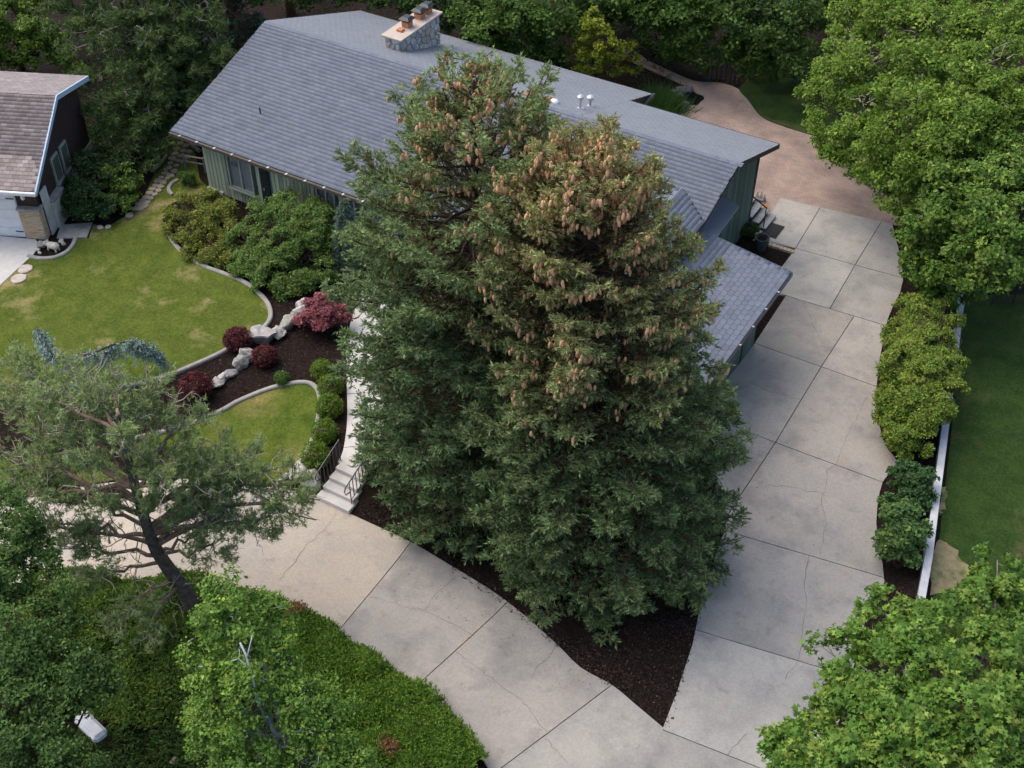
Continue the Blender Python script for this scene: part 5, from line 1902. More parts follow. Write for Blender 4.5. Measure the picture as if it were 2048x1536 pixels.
# weeping blue conifer beside the house front, left of the spruces
def weeping(name, label, base, paths, cols, seed, hang=.5, lat=.02, k=7, twl=.12, dens=26, cat='conifer'):
    rg = np.random.default_rng(seed)
    t = empty(name, label, cat, None, tuple(base))
    st = Tubes(6)
    sh = Tubes(3)
    fol = Foliage()
    for P in paths:
        P = np.array(smooth_line([np.array(p, float) for p in P], False, 6))
        L = np.linalg.norm(np.diff(P, axis=0), axis=1).sum()
        st.add(P[None], np.array([.05]), np.array([.012]))
        m = int(L * dens)
        i = rg.integers(1, len(P) - 1, m)
        o = P[i] + rg.normal(0, lat, (m, 3))
        ln = rg.uniform(.3, 1, m) * hang
        e = o + np.array([0, 0, -1.0]) * ln[:, None] + rg.normal(0, .14, (m, 3)) * ln[:, None] * np.array([1, 1, 0])
        e[:, 2] = np.maximum(e[:, 2], base[2] + .06)
        sh.add(bend(o, e, 3, rg, 0, .04), np.full(m, .008), np.full(m, .004))
        kk = np.maximum(2, (ln / .06).astype(int))
        rep = np.repeat(np.arange(m), kk)
        q = o[rep] + (e - o)[rep] * rg.random((len(rep), 1))
        d = unit((e - o)[rep] * .6 + rand_dirs(len(rep), rg) * .45)
        fol.twigs(q, d, np.full(len(rep), twl), palette(cols, len(rep), rg, .1), rg, 5, .075, .034, 1.0)
    st.build('trunk', M['bark'], t)
    sh.build('shoots', M['bark'], t)['kind'] = 'stuff'
    fol.build('crown', M['needle'], t)
    return t


BL = [(.16, .24, .22), (.22, .31, .285), (.28, .36, .335)]
cb = at(150, 790)
weeping('weeping_cedar', 'blue weeping cedar with arching branch over the front lawn edge', cb,
        [[cb, atz(152, 720, 1.6), atz(190, 705, 2.0), atz(230, 688, 2.15), atz(268, 684, 2.1), atz(300, 695, 1.8), atz(325, 715, 1.3)],
         [cb, atz(140, 735, 1.6), atz(115, 715, 2.0), atz(95, 695, 2.2), atz(82, 670, 2.4), atz(78, 658, 2.4)],
         [cb, atz(150, 740, 1.5), atz(140, 722, 1.8), atz(120, 712, 1.9)]], BL, 61, .75, .09, dens=60)
wb = at(690, 560)
weeping('weeping_spruce', 'slim pale blue-green conifer against the house wall behind the spruces', wb,
        [[wb, atz(692, 480, 2.0), atz(694, 400, 4.0)]] + [[atz(692, 400 + 18 * k, 4.0 - .42 * k), atz(692 + dx, 405 + 20 * k, 3.9 - .45 * k), atz(692 + dx * 2, 430 + 20 * k, 3.2 - .42 * k)] for k in range(8) for dx in (-9 - k, 8 + k, -3)],
        [(.085, .14, .10), (.12, .18, .13), (.15, .215, .155)], 62, .7, dens=34)

# ------------------------------------------------------------------ front bed plants
def mound(name, label, px, py, r, cols, seed, group=None, leaf=.035, dens=900, zs=.85, cat='bush', per=6, young=None, lift=.75, spray=.07):
    p = at(px, py)
    c = p + np.array([0, 0, r * lift])
    rg = np.random.default_rng(seed)
    t = empty(name, label, cat, group, tuple(p))
    fol = Foliage()
    tips = crown_leaves(fol, [(c[0], c[1], c[2], r)], rg, cols, leaf * 1.1, spray, dens * 2.4, per, False, 0, young, zs, clump=False, upmix=.35, under=-.8)
    core_ = link('stems', rock_mesh(seed % 7 + 1).copy(), M['bark'])
    core_.location = c - [0, 0, r * .05]
    core_.scale = (r * .66, r * .66, r * .56)
    keep(core_, t)
    fol.build('foliage', M['leaf'], t)
    return t


BX = [(.055, .105, .016), (.085, .145, .02), (.12, .18, .028)]
for k, (px, py, r, lab) in enumerate(((645, 752, .40, 'round box bush partly under spruce twigs, farthest up the walk'), (662, 787, .46, 'round clipped box bush, second along the walk from the top'), (661, 828, .47, 'round clipped box bush, middle one of the row by the walk'),
                                      (651, 877, .46, 'round clipped box bush, second up from the front steps'), (631, 927, .50, 'round clipped box bush right beside the left step railing'))):
    mound('box_bush', lab, px, py, r, BX, 70 + k, 'clipped box bushes along the front walk', .04, 700, .9)
mound('small_shrub', 'small loose green shrub alone on the mulch above the teardrop lawn', 565, 765, .27, [(.05, .10, .028), (.08, .14, .035)], 80, None, .05, 700)
BB = [(.055, .014, .018), (.085, .02, .026), (.12, .03, .034)]
for k, (px, py, r, lab) in enumerate(((479, 695, .50, 'dark red barberry on the kerb of the large lawn'), (530, 725, .44, 'brownish red barberry beside the middle white boulders'), (396, 790, .56, 'dark red barberry nearest the pine branches'))):
    mound('barberry_bush', lab, px, py, r, BB, 83 + k, 'dark red barberries among the boulders', .055, 520, .8, young=[(.14, .035, .04), (.10, .045, .02)], per=6, spray=.1)
jm = at(640, 660)
broadleaf('japanese_maple', 'low crimson weeping maple at the head of the boulder row', 'tree', jm,
          [(*(jm + np.array([dx, dy, z])), r) for dx, dy, z, r in ((-.5, .1, .75, .42), (.1, .5, 1.0, .5), (.5, .1, .9, .45), (0, -.4, .7, .45), (.55, -.45, .55, .38), (-.3, .7, .8, .4), (-.6, -.3, .45, .3), (.8, .5, .8, .35), (.15, .1, 1.05, .4))],
          [(.17, .045, .055), (.22, .07, .08), (.28, .12, .125)], 90, bark='bark_grey', trunk_r=.06, leaf=.075, spray=.14, dens=190, per=12, twig=.16, droop=.5, young=[(.30, .13, .135), (.26, .09, .10)])

# juniper ground cover along the lower side of the curved drive
def groundcover(name, label, poly, cols, seed, n, h=.35, brown=0.0):
    rg = np.random.default_rng(seed)
    A = np.array([p[:2] for p in poly])
    x0, y0 = A.min(0)
    x1, y1 = A.max(0)
    P = rg.uniform((x0, y0), (x1, y1), (n * 4, 2))
    ins = np.zeros(len(P), bool)
    j = len(A) - 1
    for i in range(len(A)):
        xi, yi = A[i]
        xj, yj = A[j]
        ins ^= ((yi > P[:, 1]) != (yj > P[:, 1])) & (P[:, 0] < (xj - xi) * (P[:, 1] - yi) / ((yj - yi) or 1e-9) + xi)
        j = i
    P = P[ins][:n]
    m = len(P)

    gr = np.random.default_rng(seed + 500)
    mc = P[gr.choice(m, min(m, 34), False)]
    mr_ = gr.uniform(.7, 1.25, len(mc))

    def hum(x, y):
        d2 = ((x[:, None] - mc[None, :, 0]) ** 2 + (y[:, None] - mc[None, :, 1]) ** 2) / mr_[None] ** 2
        return h * np.sqrt(np.maximum(0, 1 - d2)).max(1) * (1 + .12 * np.sin(x * 5.1 + y * 4.3)) + .05
    z = ter(P[:, 0], P[:, 1]) + np.maximum(.03, hum(P[:, 0], P[:, 1])) * rg.uniform(.8, 1.05, m)
    o = np.stack([P[:, 0], P[:, 1], z], 1)
    d = unit(rand_dirs(m, rg) * np.array([1, 1, .3]) + np.array([-.25, -.3, .35]))
    col = palette(cols, m, rg, .1)
    # a few browned patches
    for _ in range(int(brown)):
        c = P[rg.integers(0, m)]
        near = ((P - c) ** 2).sum(1) < rg.uniform(.05, .12)
        col[near] = palette([(.20, .11, .05), (.24, .15, .07)], int(near.sum()), rg, .1)
    fol = Foliage()
    fol.twigs(o, d, rg.uniform(.08, .15, m), col, rg, 5, .08, .040, .8)
    me = np_mesh(name, np.concatenate(fol.V), np.concatenate(fol.F), np.concatenate(fol.C))
    return tag(link(name, me, M['needle']), label, 'ground cover', kind='stuff')


JN = [(.06, .125, .016), (.09, .165, .020), (.13, .20, .028)]
groundcover('juniper_groundcover', 'bright green juniper spreading below the curved drive', atl([(945, 1545), (976, 1536), (945, 1490), (920, 1458), (880, 1413), (835, 1370), (790, 1350), (730, 1310), (672, 1266), (600, 1230), (520, 1195), (450, 1175), (420, 1230), (440, 1330), (520, 1420), (640, 1480), (720, 1560), (800, 1660), (1000, 1660)]), JN, 91, 30000, .62, 4)
groundcover('juniper_groundcover', 'green juniper and low shrubs under the leaning pine trunk', atl([(440, 1168), (300, 1158), (170, 1164), (60, 1170), (40, 1300), (120, 1420), (250, 1480), (400, 1460), (440, 1340), (420, 1230)]), [(.05, .10, .018), (.085, .145, .024), (.125, .18, .03)], 92, 17000, .7)
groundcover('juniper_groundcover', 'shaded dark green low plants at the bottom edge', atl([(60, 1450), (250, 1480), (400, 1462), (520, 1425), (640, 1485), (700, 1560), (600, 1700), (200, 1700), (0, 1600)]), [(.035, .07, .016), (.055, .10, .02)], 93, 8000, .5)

# ------------------------------------------------------------------ trees and shrubs behind the house
BK = [(.030, .062, .018), (.045, .088, .024), (.065, .115, .03)]
BK2 = [(.04, .08, .02), (.06, .115, .026), (.085, .145, .034)]


def back_tree(name, label, base, lobes, cols, seed, leaf=.16, dens=15, per=15, spray=.38, young=None, twig=.06, cat='tree', trunk_r=.2, **kw):
    return broadleaf(name, label, cat, base, lobes_px(lobes), cols, seed, 'trees behind the house', trunk_r=trunk_r, leaf=leaf, spray=spray, dens=dens, per=per, young=young, twig=twig, **kw)


back_tree('oak_tree', 'dense dark green tree behind the roof right of the chimney', at(1000, 40), [(930, 20, 4.0, 1.0), (960, 60, 3.6, 1.0), (1010, 30, 4.6, 1.2), (1060, 60, 4.0, 1.1), (1000, 80, 2.8, .9), (1080, 10, 4.6, 1.2), (1120, 60, 3.4, 1.0), (1090, 100, 2.4, .8), (950, -20, 4.6, 1.2), (1040, -30, 5, 1.4)], BK2, 101, young=[(.07, .13, .03), (.09, .15, .035)])
back_tree('oak_tree', 'dark tree between the yellow-green tree and the back path', at(1340, 70), [(1300, 20, 4.0, 1.2), (1350, 50, 3.6, 1.1), (1400, 30, 4.2, 1.2), (1370, 95, 2.2, .9), (1430, 80, 3.0, 1.0), (1310, 70, 2.4, .8), (1350, -20, 5, 1.4), (1270, -10, 4.6, 1.2)], BK2, 102)
back_tree('oak_tree', 'dark bushy tree above the black iron fence', at(1500, 90), [(1470, 30, 4.0, 1.2), (1530, 40, 4.2, 1.2), (1500, 90, 2.8, 1.0), (1560, 90, 3.2, 1.1), (1440, 120, 1.8, .7), (1530, 130, 2.0, .7), (1580, 20, 4.6, 1.3), (1500, -20, 5.0, 1.4), (1600, 110, 3.0, .9)], BK, 103)
back_tree('oak_tree', 'deep green tree at the top edge left of the yellow-green tree', at(1180, 10), [(1140, -10, 4.0, 1.2), (1200, 0, 4.0, 1.2), (1170, 40, 3.0, .9), (1230, 40, 3.2, 1.0), (1250, -30, 4.6, 1.4)], BK, 104)
back_tree('oak_tree', 'shaded tree behind the chimney at the top edge', at(830, -10), [(780, -20, 3.6, 1.1), (840, -10, 4.0, 1.2), (900, 0, 3.8, 1.1), (870, 40, 2.6, .8), (720, -30, 3.6, 1.1), (660, -30, 3.6, 1.2)], BK, 105)
back_tree('oak_tree', 'dark tree mass closing the top edge over the ridge left end', at(620, -40), [(600, -30, 3.5, 1.3), (660, -20, 3.0, 1.1), (540, -30, 4.0, 1.2), (700, -60, 4.2, 1.4)], BK, 106, twig=0)
back_tree('locust_tree', 'airy yellow-green tree standing behind the back eave', at(1190, 160), [(1185, 30, 4.2, .35), (1200, 55, 3.8, .5), (1165, 80, 3.2, .5), (1215, 85, 3.2, .5), (1185, 110, 2.6, .6), (1240, 95, 2.6, .35), (1265, 92, 2.4, .25), (1150, 115, 2.2, .45), (1215, 130, 1.9, .5), (1170, 145, 1.6, .45), (1235, 145, 1.4, .35), (1275, 140, 1.2, .25), (1150, 60, 3.4, .25)],
          [(.16, .19, .025), (.21, .235, .03), (.125, .17, .03)], 107, leaf=.1, spray=.2, dens=40, per=12, twig=.2, trunk_r=.08, twig_bark='bark_dead')
for k, (px, py, z, r, lab) in enumerate(((1240, -40, 3.5, 2.0, 'far dark tree at the top edge above the yellow-green tree'), (1440, -50, 4.0, 2.0, 'far dark tree at the top edge above the iron fence'), (1640, -40, 4.5, 2.0, 'far dark tree at the top edge left of the big bright tree'), (1000, -80, 4, 2.0, 'far dark tree at the top edge behind the ridge'), (420, -50, 4, 1.8, 'far dark tree at the top edge beside the blue-green conifer'))):
    back_tree('oak_tree', lab, at(px, py + 70), [(px, py, z, r), (px - 70, py + 30, z - .8, r * .7), (px + 70, py + 30, z - .8, r * .7), (px, py + 60, z - 2, r * .7)], BK, 110 + k, leaf=.2, spray=.45, dens=9, per=14, twig=0)
bush('hedge_shrub', 'shaded understorey shrubs behind the back roof edge', at(1060, 110), lobes_px([(960, 85, 1.2, .8), (1010, 100, 1.2, .8), (1060, 115, 1.2, .8), (1110, 128, 1.2, .7), (1150, 140, 1.1, .6), (920, 70, 1.4, .8)]), BK, 120, leaf=.13, spray=.25, dens=24, per=12, cat='shrub', group='trees behind the house')
bush('hedge_shrub', 'low dark shrubs beside the winding back path', at(1310, 110), lobes_px([(1280, 90, 1.0, .7), (1330, 105, .9, .7), (1380, 125, .8, .6), (1420, 140, .6, .45)]), BK, 121, leaf=.13, spray=.25, dens=24, per=12, group='trees behind the house')
bush('hedge_shrub', 'dark shrubs behind the shaded back lawn', at(1560, 130), lobes_px([(1500, 140, .8, .6), (1550, 135, .9, .7), (1600, 130, 1.0, .8), (1660, 140, 1.0, .8), (1720, 150, 1.2, .9)]), BK, 122, leaf=.13, spray=.25, dens=24, per=12, group='trees behind the house')

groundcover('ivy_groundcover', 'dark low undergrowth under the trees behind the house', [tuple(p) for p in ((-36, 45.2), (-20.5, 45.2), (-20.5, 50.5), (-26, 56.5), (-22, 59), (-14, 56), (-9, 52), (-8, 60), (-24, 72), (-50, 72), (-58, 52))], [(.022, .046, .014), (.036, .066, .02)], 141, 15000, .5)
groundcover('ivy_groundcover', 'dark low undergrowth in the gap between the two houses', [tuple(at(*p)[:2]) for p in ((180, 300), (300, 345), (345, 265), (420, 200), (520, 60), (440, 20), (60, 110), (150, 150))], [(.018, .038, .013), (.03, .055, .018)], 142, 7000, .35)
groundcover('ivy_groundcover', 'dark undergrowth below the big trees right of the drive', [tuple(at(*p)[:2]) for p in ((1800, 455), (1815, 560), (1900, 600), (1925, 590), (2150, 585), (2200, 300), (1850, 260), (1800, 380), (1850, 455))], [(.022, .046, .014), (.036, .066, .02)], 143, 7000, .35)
# big pine and dark conifer at the upper left
PG = [(.05, .085, .026), (.075, .115, .034), (.105, .145, .042)]
pb = at(430, 190)
ptr = [pb, atz(425, 140, 1.6), atz(415, 70, 4.0), atz(405, 0, 6.2), atz(400, -70, 8.5)]
pl = [(.25, (330, 290, 2.0)), (.3, (250, 300, 2.2)), (.3, (380, 260, 2.2)), (.35, (200, 270, 2.8)), (.35, (290, 250, 3.0)), (.4, (180, 220, 3.6)), (.4, (250, 200, 3.8)), (.4, (330, 200, 3.6)), (.45, (390, 210, 3.2)), (.5, (160, 160, 4.2)), (.5, (230, 150, 4.6)), (.5, (310, 150, 4.6)), (.5, (400, 150, 4.2)),
      (.6, (140, 100, 5.0)), (.6, (210, 90, 5.4)), (.6, (290, 90, 5.6)), (.6, (370, 90, 5.4)), (.7, (150, 50, 5.6)), (.7, (220, 40, 6.2)), (.7, (300, 30, 6.4)), (.7, (380, 40, 6.2)), (.8, (180, 0, 6.4)), (.8, (270, -20, 7)), (.8, (350, -20, 7)), (.8, (440, 60, 5.6)), (.6, (450, 120, 4.6)), (.9, (230, -50, 7)), (.35, (310, 310, 1.8)), (.5, (100, 60, 5.0)), (.45, (350, 120, 4.6)), (.45, (270, 270, 2.6)), (.4, (220, 240, 3.2)), (.6, (80, 20, 5.4)), (.55, (340, 60, 5.8)), (.8, (120, -20, 6)), (.3, (300, 330, 1.5)), (.3, (230, 290, 1.9))]
pine('yellow_pine', 'large dark shaggy pine between the two houses', ptr, [(a, atz(*b), .04) for a, b in pl], PG, 131, bark='bark_grey', trunk_bark='bark', r0=.3, per=36, k=10, L=.19, w=.046, dead=60, start=.25)
db = at(470, 120)
spruce('fir_tree', 'dark blue-green conifer at the left end of the roof ridge', db, (db[0], db[1], 7.0), [(0, 1.6), (.2, 1.9), (.5, 1.7), (.8, 1.0), (1, .2)], 133, 120, (.022, .048, .036), (.03, .062, .045), (.045, .08, .06), 0, .99, 0)
trk = at(582, 30)
pt_ = empty('pine_trunk', 'bare reddish pine trunk rising behind the ridge left end', 'tree', None, tuple(trk))
MB().tube([trk + [0, 0, -.2], trk + [0, 0, 3], trk + [.1, 0, 6], trk + [.1, .1, 9]], [.3, .27, .24, .2], 10).build('trunk', M['bark_pine'], pt_, smooth=True)
rg_ = np.random.default_rng(5)
fo = Foliage()
tpz = trk + rg_.normal(0, 1, (500, 3)) * np.array([1.6, 1.6, .8]) + np.array([0, 0, 9.5])
pine_tufts(fo, tpz, rand_dirs(500, rg_), rg_, PG, 16, .2, .03)
fo.build('crown', M['needle'], pt_)
back_tree('maple_shrub', 'bright mid green bush behind the brown house at the left edge', at(40, 140), [(20, 40, 3.4, 1.0), (70, 60, 3.2, .9), (20, 90, 2.4, .9), (80, 110, 2.0, .8), (-30, 60, 3.2, 1.1), (120, 90, 2.4, .7), (30, -20, 4.2, 1.2), (90, -10, 4.0, 1.1), (140, 130, 1.6, .6), (40, 130, 1.6, .7), (-20, 130, 1.6, .8)], [(.06, .115, .022), (.09, .15, .028), (.12, .19, .035)], 135, leaf=.13, spray=.3, dens=22)
bush('shade_shrub', 'dark shrubs under the shaggy pine beside the flagstone path', at(270, 330), lobes_px([(230, 300, .95, .5), (260, 320, .9, .5), (290, 310, .9, .45), (210, 280, 1.0, .6), (310, 270, .9, .45), (250, 260, 1.2, .7), (180, 260, 1.2, .6), (330, 240, .9, .5), (360, 220, .9, .5)]), [(.018, .038, .014), (.03, .055, .018)], 136, leaf=.1, spray=.2, dens=40, per=12)
bush('stair_bush', 'small dark bush in the corner below the side stairs', at(1494, 474), [(*(at(1494, 474) + np.array([dx, dy, z])), r) for dx, dy, z, r in ((0, 0, .35, .3), (.15, .15, .3, .25), (-.1, -.15, .3, .25))], [(.03, .06, .02), (.045, .085, .025)], 137, leaf=.07, spray=.12, dens=200, per=10)
# ornamental grass
og = at(1318, 215)
t = empty('ornamental_grass', 'fountain of long green grass beside the rock pond', 'grass clump', None, tuple(og))
fo = Foliage()
n_ = 2600
cxy = rg_.normal(0, .55, (n_, 2))
o_ = np.column_stack([og[0] + cxy[:, 0], og[1] + cxy[:, 1], np.full(n_, og[2])])
d_ = unit(np.column_stack([cxy * .55 + rg_.normal(0, .25, (n_, 2)), np.full(n_, .75)]))
fo.blades(o_, d_, rg_.uniform(.45, .95, n_), np.full(n_, .035), palette([(.035, .085, .02), (.06, .12, .03)], n_, rg_), rg_)
fo.build('blades', M['leaf'], t)

# ================================================================== SMALL THINGS
# boulders of the front bed
B = [((597, 640), (.55, .4, .45), .5, 'tall white boulder at the upper end of the row beside the crimson maple'), ((575, 655), (.45, .4, .4), 1.0, 'white boulder leaning on the tallest one beside the crimson maple'), ((610, 618), (.4, .3, .35), .2, 'pale boulder half under the dark green shrub'),
     ((528, 680), (.62, .46, .46), .3, 'broad white boulder right of the barberry on the kerb'), ((560, 672), (.35, .3, .3), 1.4, 'small white boulder filling the gap in the boulder row'), ((494, 717), (.45, .42, .40), .9, 'white boulder between the two upper barberries'), ((484, 732), (.35, .3, .3), .4, 'low white boulder at the foot of the one between barberries'),
     ((462, 750), (.42, .2, .2), .7, 'flat white rock trailing down the bed'), ((447, 758), (.36, .18, .18), .75, 'second flat white rock trailing down the bed'), ((434, 770), (.32, .26, .24), .2, 'grey-white rock beside the lowest barberry'),
     ((244, 798), (.34, .22, .2), .2, 'white rock at the left end of the lawn kerb'), ((600, 955), (.5, .45, .5), .6, 'white boulder beside the left step railing'), ((622, 968), (.4, .36, .42), .2, 'white boulder touching the bottom step')]
for k, ((px, py), s_, rz, lab) in enumerate(B):
    p = at(px, py)
    place_rock('boulder', p + np.array([0, 0, s_[2] * .45]), s_, rz + .7, M['rock'], lab, 'boulder', 'white boulders of the front bed', 20 + k, .15, 3)

# flagstone path
FS = [(372, 262), (368, 270), (363, 280), (360, 290), (373, 293), (356, 300), (367, 304), (380, 306), (350, 310), (361, 314), (374, 316), (345, 319), (356, 323), (368, 325), (342, 328), (353, 333), (339, 337), (333, 341), (349, 344), (331, 349), (341, 353), (323, 357), (336, 358), (316, 364), (326, 366), (311, 373), (322, 375), (305, 380), (317, 383), (300, 388), (310, 391), (292, 397), (302, 399), (286, 404), (295, 407), (279, 411), (288, 414), (271, 419), (281, 420), (261, 431)]
rg_ = np.random.default_rng(77)
for k, (px, py) in enumerate(FS):
    p = at(px, py)
    n = rg_.integers(6, 9)
    a0 = rg_.uniform(0, 6)
    rr = rg_.uniform(.13, .20)
    poly = [(p[0] + rr * 1.1 * math.cos(a0 + 6.283 * i / n) * rg_.uniform(.75, 1.1), p[1] + rr * math.sin(a0 + 6.283 * i / n) * rg_.uniform(.75, 1.1)) for i in range(n)]
    o = MB().prism(poly, p[2] - .05, p[2] + .085).build('stepping_stone', M['flag'], bevel=.012)
    tag(o, 'irregular tan flagstone of the path between the two houses', 'stepping stone', 'flagstones of the side path')
for (px, py, rr, lab) in ((51, 541, .3, 'upper of two squarish pale stones in the lawn by the white drive'), (38, 560, .32, 'lower of two squarish pale stones in the lawn by the white drive'), (201, 457, .14, 'small white stone near the grey pad, left one'), (217, 456, .13, 'small white stone near the grey pad, right one'), (259, 433, .17, 'pale oval stone at the foot of the flagstone path')):
    p = at(px, py)
    n = 8
    poly = [(p[0] + rr * math.cos(.4 + 6.283 * i / n) * rg_.uniform(.85, 1.1), p[1] + rr * math.sin(.4 + 6.283 * i / n) * rg_.uniform(.85, 1.1)) for i in range(n)]
    tag(MB().prism(poly, p[2] - .05, p[2] + .1).build('stepping_stone', M['flag_white'], bevel=.02), lab, 'stepping stone')

# pig figure and stones in the neighbour's little bed
p = at(108, 501)
pig = empty('pig_figure', 'pale stone pig figure standing in the small kerbed bed', 'statue', None, tuple(p))
ax_ = unit(np.array([-.9, -.1, 0]))
sx_ = np.array([-ax_[1], ax_[0], 0])
bm = bmesh.new()


def blob(c, s, rot=None):
    r = bmesh.ops.create_icosphere(bm, subdivisions=2, radius=1)
    for v in r['verts']:
        q = np.array(v.co) * np.array(s)
        q = ax_ * q[0] + sx_ * q[1] + np.array([0, 0, q[2]])
        v.co = q + np.array(c)


c0 = np.array([0, 0, .24])
blob(c0, (.30, .155, .15))
blob(c0 - ax_ * .14 + [0, 0, .02], (.17, .16, .155))
blob(c0 + ax_ * .30 + [0, 0, .03], (.13, .11, .11))
blob(c0 + ax_ * .43 + [0, 0, -.01], (.06, .05, .05))
for s1 in (-1, 1):
    blob(c0 + ax_ * .27 + sx_ * .08 * s1 + [0, 0, .13], (.03, .03, .06))
    for f1 in (-.2, .18):
        blob(c0 + ax_ * f1 + sx_ * .09 * s1 + [0, 0, -.15], (.045, .045, .12))
blob(c0 - ax_ * .31 + [0, 0, .06], (.04, .015, .02))
me = bpy.data.meshes.new('body')
bm.to_mesh(me)
bm.free()
me.polygons.foreach_set('use_smooth', [True] * len(me.polygons))
o = link('body', me, M['statue'], pig)
mod = o.modifiers.new('remesh', 'REMESH')
mod.mode = 'VOXEL'
mod.voxel_size = .022
mod.use_smooth_shade = True
for k, (px, py, s_, lab, mt) in enumerate(((84, 494, (.28, .22, .18), 'blue-grey rock beside the pig figure', 'rock_dark'), (92, 492, (.22, .2, .16), 'grey rock touching the blue-grey one by the brick pier', 'rock_dark'), (122, 484, (.2, .13, .11), 'tan rock behind the pig figure', 'statue'), (127, 489, (.12, .1, .08), 'little tan rock behind the pig figure', 'statue'),
                                           (74, 495, (.09, .08, .07), 'small pale stone at the drive edge, uppermost', 'statue'), (77, 501, (.11, .08, .07), 'small pale stone at the drive edge, middle', 'statue'), (80, 507, (.13, .1, .08), 'knobbly pale stone in front of the pig figure', 'statue'), (66, 507, (.08, .06, .05), 'smallest pale stone at the bed corner', 'statue'))):
    p = at(px, py)
    place_rock('garden_stone', p + np.array([0, 0, s_[2] * .5]), s_, k, M[mt], lab, 'stone', 'stones of the small kerbed bed', 40 + k)

# pond of rocks behind the house
pp = at(1385, 200)
tag(drape('pond', smooth_line(atl([(1365, 200), (1385, 190), (1402, 192), (1408, 199), (1392, 208), (1368, 210)]), True, 4), .05, M['water'], None, .05, .3), 'small dark pond basin among grey slabs behind the house', 'pond', kind='structure')
for k, (px, py, s_, lab) in enumerate(((1352, 190, (.5, .4, .18), 'pale grey slab rock at the left of the pond'), (1362, 182, (.45, .35, .2), 'grey rock above the pond'), (1350, 203, (.4, .3, .14), 'flat pale rock in front of the pond'), (1375, 180, (.4, .3, .2), 'dark rock at the back of the pond'), (1365, 207, (.4, .25, .12), 'long flat rock at the front of the pond'), (1340, 196, (.3, .3, .2), 'rock between the grass clump and pond'))):
    p = at(px, py)
    place_rock('pond_rock', p + np.array([0, 0, s_[2] * .5]), s_, k * .8, M['rock_dark'], lab, 'rock', 'rocks round the pond', 60 + k)

# black iron fence
fa, fb = at(1403, 163), at(1478, 168)
fence = empty('iron_fence', 'black iron fence panel behind the brick patio', 'fence', None, tuple(fa))
for k in range(9):
    q = fa + (fb - fa) * k / 8
    keep(MB().tube([q, q + [0, 0, 1.25]], .028, 6).build('picket', M['black']), fence)
for zz in (.2, 1.15):
    keep(MB().tube([fa + [0, 0, zz], fb + [0, 0, zz]], .022, 6).build('rail', M['black']), fence)

# low white wall at the right
wl_ = [(1932, 540), (1918, 640), (1906, 740), (1893, 838), (1876, 970), (1858, 1110), (1838, 1225), (1815, 1380)]
wt = .55
vs, fs = [], []
W = [atz(px, py, wt) for px, py in wl_]
for i, q in enumerate(W):
    d = W[min(i + 1, len(W) - 1)] - W[max(i - 1, 0)]
    d = d / np.linalg.norm(d)
    n = np.array([-d[1], d[0], 0])
    for s1, zz in ((-.09, -.2), (-.09, wt - .06), (-.115, wt - .06), (-.115, wt), (.115, wt), (.115, wt - .06), (.09, wt - .06), (.09, -.2)):
        vs.append((*(q + n * s1)[:2], zz))
for i in range(len(W) - 1):
    for k in range(7):
        fs.append((i * 8 + k, i * 8 + k + 1, i * 8 + 9 + k, i * 8 + 8 + k))
fs += [tuple(range(8)), tuple(range(len(W) * 8 - 1, len(W) * 8 - 9, -1))]
tag(MB().add(vs, fs).build('garden_wall', M['wallwhite']), 'low white garden wall between the drive beds and next lawn', 'wall')
# wire fence and post at the far right
q0, q1 = at(1982, 612), at(2075, 608)
cf = empty('wire_fence', 'dark wire mesh fence at the right edge under the trees', 'fence', None, tuple(q0))
for q in (q0, at(2024, 610), q1):
    keep(MB().tube([q, q + [0, 0, 1.3]], .03, 6).build('post', M['trim_dark']), cf)
keep(MB().tube([q0 + [0, 0, 1.28], q1 + [0, 0, 1.28]], .025, 6).build('top_rail', M['trim_dark']), cf)
wm = MB()
for k in range(46):
    f0 = k / 40 - .1
    for s1 in (-1, 1):
        a, b_ = np.clip(f0, 0, 1), np.clip(f0 + s1 * .3, 0, 1)
        if abs(a - b_) > .05:
            wm.tube([q0 + (q1 - q0) * a + [0, 0, .05], q0 + (q1 - q0) * b_ + [0, 0, 1.25]], .006, 3, False)
o = wm.build('wire_mesh', M['trim_dark'])
keep(o, cf)
o['kind'] = 'stuff'
pw = at(1926, 610)
tag(MB().b2(pw + [-.06, -.06, -.1], pw + [.06, .06, 1.5]).build('wooden_post', M['bark_grey'], bevel=.01), 'weathered grey post at the upper end of the white wall', 'post')

# pale slab among the dark plants bottom left, small rock
p = at(197, 1492)
o = MB().box((0, 0, 0), (1.05, .42, .3), (unit(np.array([.98, -.18, 0])), unit(np.array([.18, .98, 0])), (0, 0, 1))).build('bench_slab', M['wallwhite'], bevel=.09)
o.location = p + [0, 0, .95]
tag(o, 'smooth pale grey slab showing through the dark plants at bottom left', 'slab')
p = at(350, 1526)
place_rock('ground_stone', p + [0, 0, .12], (.2, .14, .12), .4, M['statue'], 'lone tan stone on the dark soil at the bottom edge', 'stone', None, 71)
# split rail by the house corner
qa, qb = at(412, 345), at(372, 338)
sr = empty('split_rail', 'short weathered rail fence at the left corner of the green house', 'fence', None, tuple(qa))
for q in (qa, qb):
    keep(MB().tube([q, q + [0, 0, .75]], .05, 6).build('post', M['bark_grey']), sr)
for zz in (.4, .68):
    keep(MB().tube([qa + [0, 0, zz], qb + [0, 0, zz]], .035, 6).build('rail', M['bark_grey']), sr)


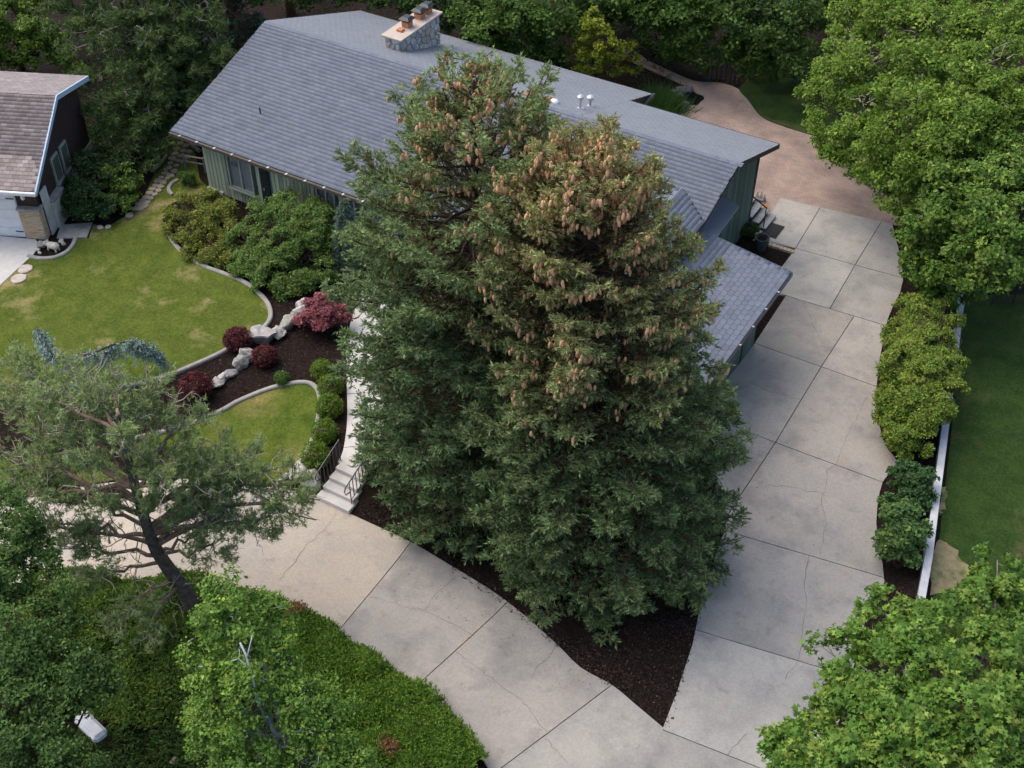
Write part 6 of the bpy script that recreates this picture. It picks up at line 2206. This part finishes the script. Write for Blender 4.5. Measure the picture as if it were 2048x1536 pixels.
# loose chips and fallen debris on the mulch
def chips(name, label, polys, n, cols, seed, size=.03, up=.012):
    rg = np.random.default_rng(seed)
    fo = Foliage()
    for poly in polys:
        A = np.array(atl(poly))
        P = rg.uniform(A.min(0), A.max(0), (n * 3, 2))
        ins = np.zeros(len(P), bool)
        j = len(A) - 1
        for i in range(len(A)):
            xi, yi = A[i]
            xj, yj = A[j]
            ins ^= ((yi > P[:, 1]) != (yj > P[:, 1])) & (P[:, 0] < (xj - xi) * (P[:, 1] - yi) / ((yj - yi) or 1e-9) + xi)
            j = i
        P = P[ins][:n]
        z = ter(P[:, 0], P[:, 1]) + up
        c = np.column_stack([P, z])
        fo.leaves(c, unit(rand_dirs(len(c), rg) * .5 + np.array([0, 0, 1.0])), size * rg.uniform(.5, 2, len(c)), palette(cols, len(c), rg, .15), rg, .45)
    me = np_mesh(name, np.concatenate(fo.V), np.concatenate(fo.F), np.concatenate(fo.C))
    return tag(link(name, me, M['leaf']), label, 'bark chips', kind='stuff')


beds = [[(240, 790), (330, 762), (450, 710), (540, 650), (600, 600), (690, 640), (690, 900), (640, 930), (640, 800), (600, 765), (480, 800), (300, 870)], [(1090, 1280), (1220, 1270), (1390, 1200), (1400, 1220), (1330, 1450), (1224, 1370)], [(700, 1020), (760, 1000), (1000, 1180), (1000, 1195), (820, 1080)], [(1790, 1180), (1850, 1150), (1830, 1230), (1780, 1250)]]
chips('bark_chips', 'brown bark chips scattered over the mulch beds', beds, 2500, [(.012, .008, .006), (.03, .02, .015), (.055, .036, .026)], 201, .06)
chips('pale_chips', 'pale chips and fallen petals scattered over the mulch beds', beds, 70, [(.22, .20, .17), (.36, .33, .30)], 202, .03)
chips('brick_dust_leaves', 'dry leaves and debris along the drive edges', [[(1395, 1200), (1440, 1080), (1448, 1085), (1340, 1460), (1326, 1455)], [(900, 1130), (1016, 1200), (1226, 1365), (1216, 1376), (1000, 1210), (890, 1140)]], 420, [(.10, .06, .04), (.05, .035, .025)], 203, .05, .062)
chips('drive_litter', 'needle litter and specks scattered over the concrete drives', [[(1440, 1000), (1500, 880), (1560, 900), (1480, 1150), (1400, 1260), (1390, 1240)], [(830, 1095), (1010, 1215), (1220, 1375), (1160, 1400), (900, 1260), (780, 1150)], [(1400, 1270), (1700, 1100), (1750, 700), (1600, 600), (1560, 900)]], 150, [(.08, .055, .04), (.16, .12, .09)], 204, .03, .062)
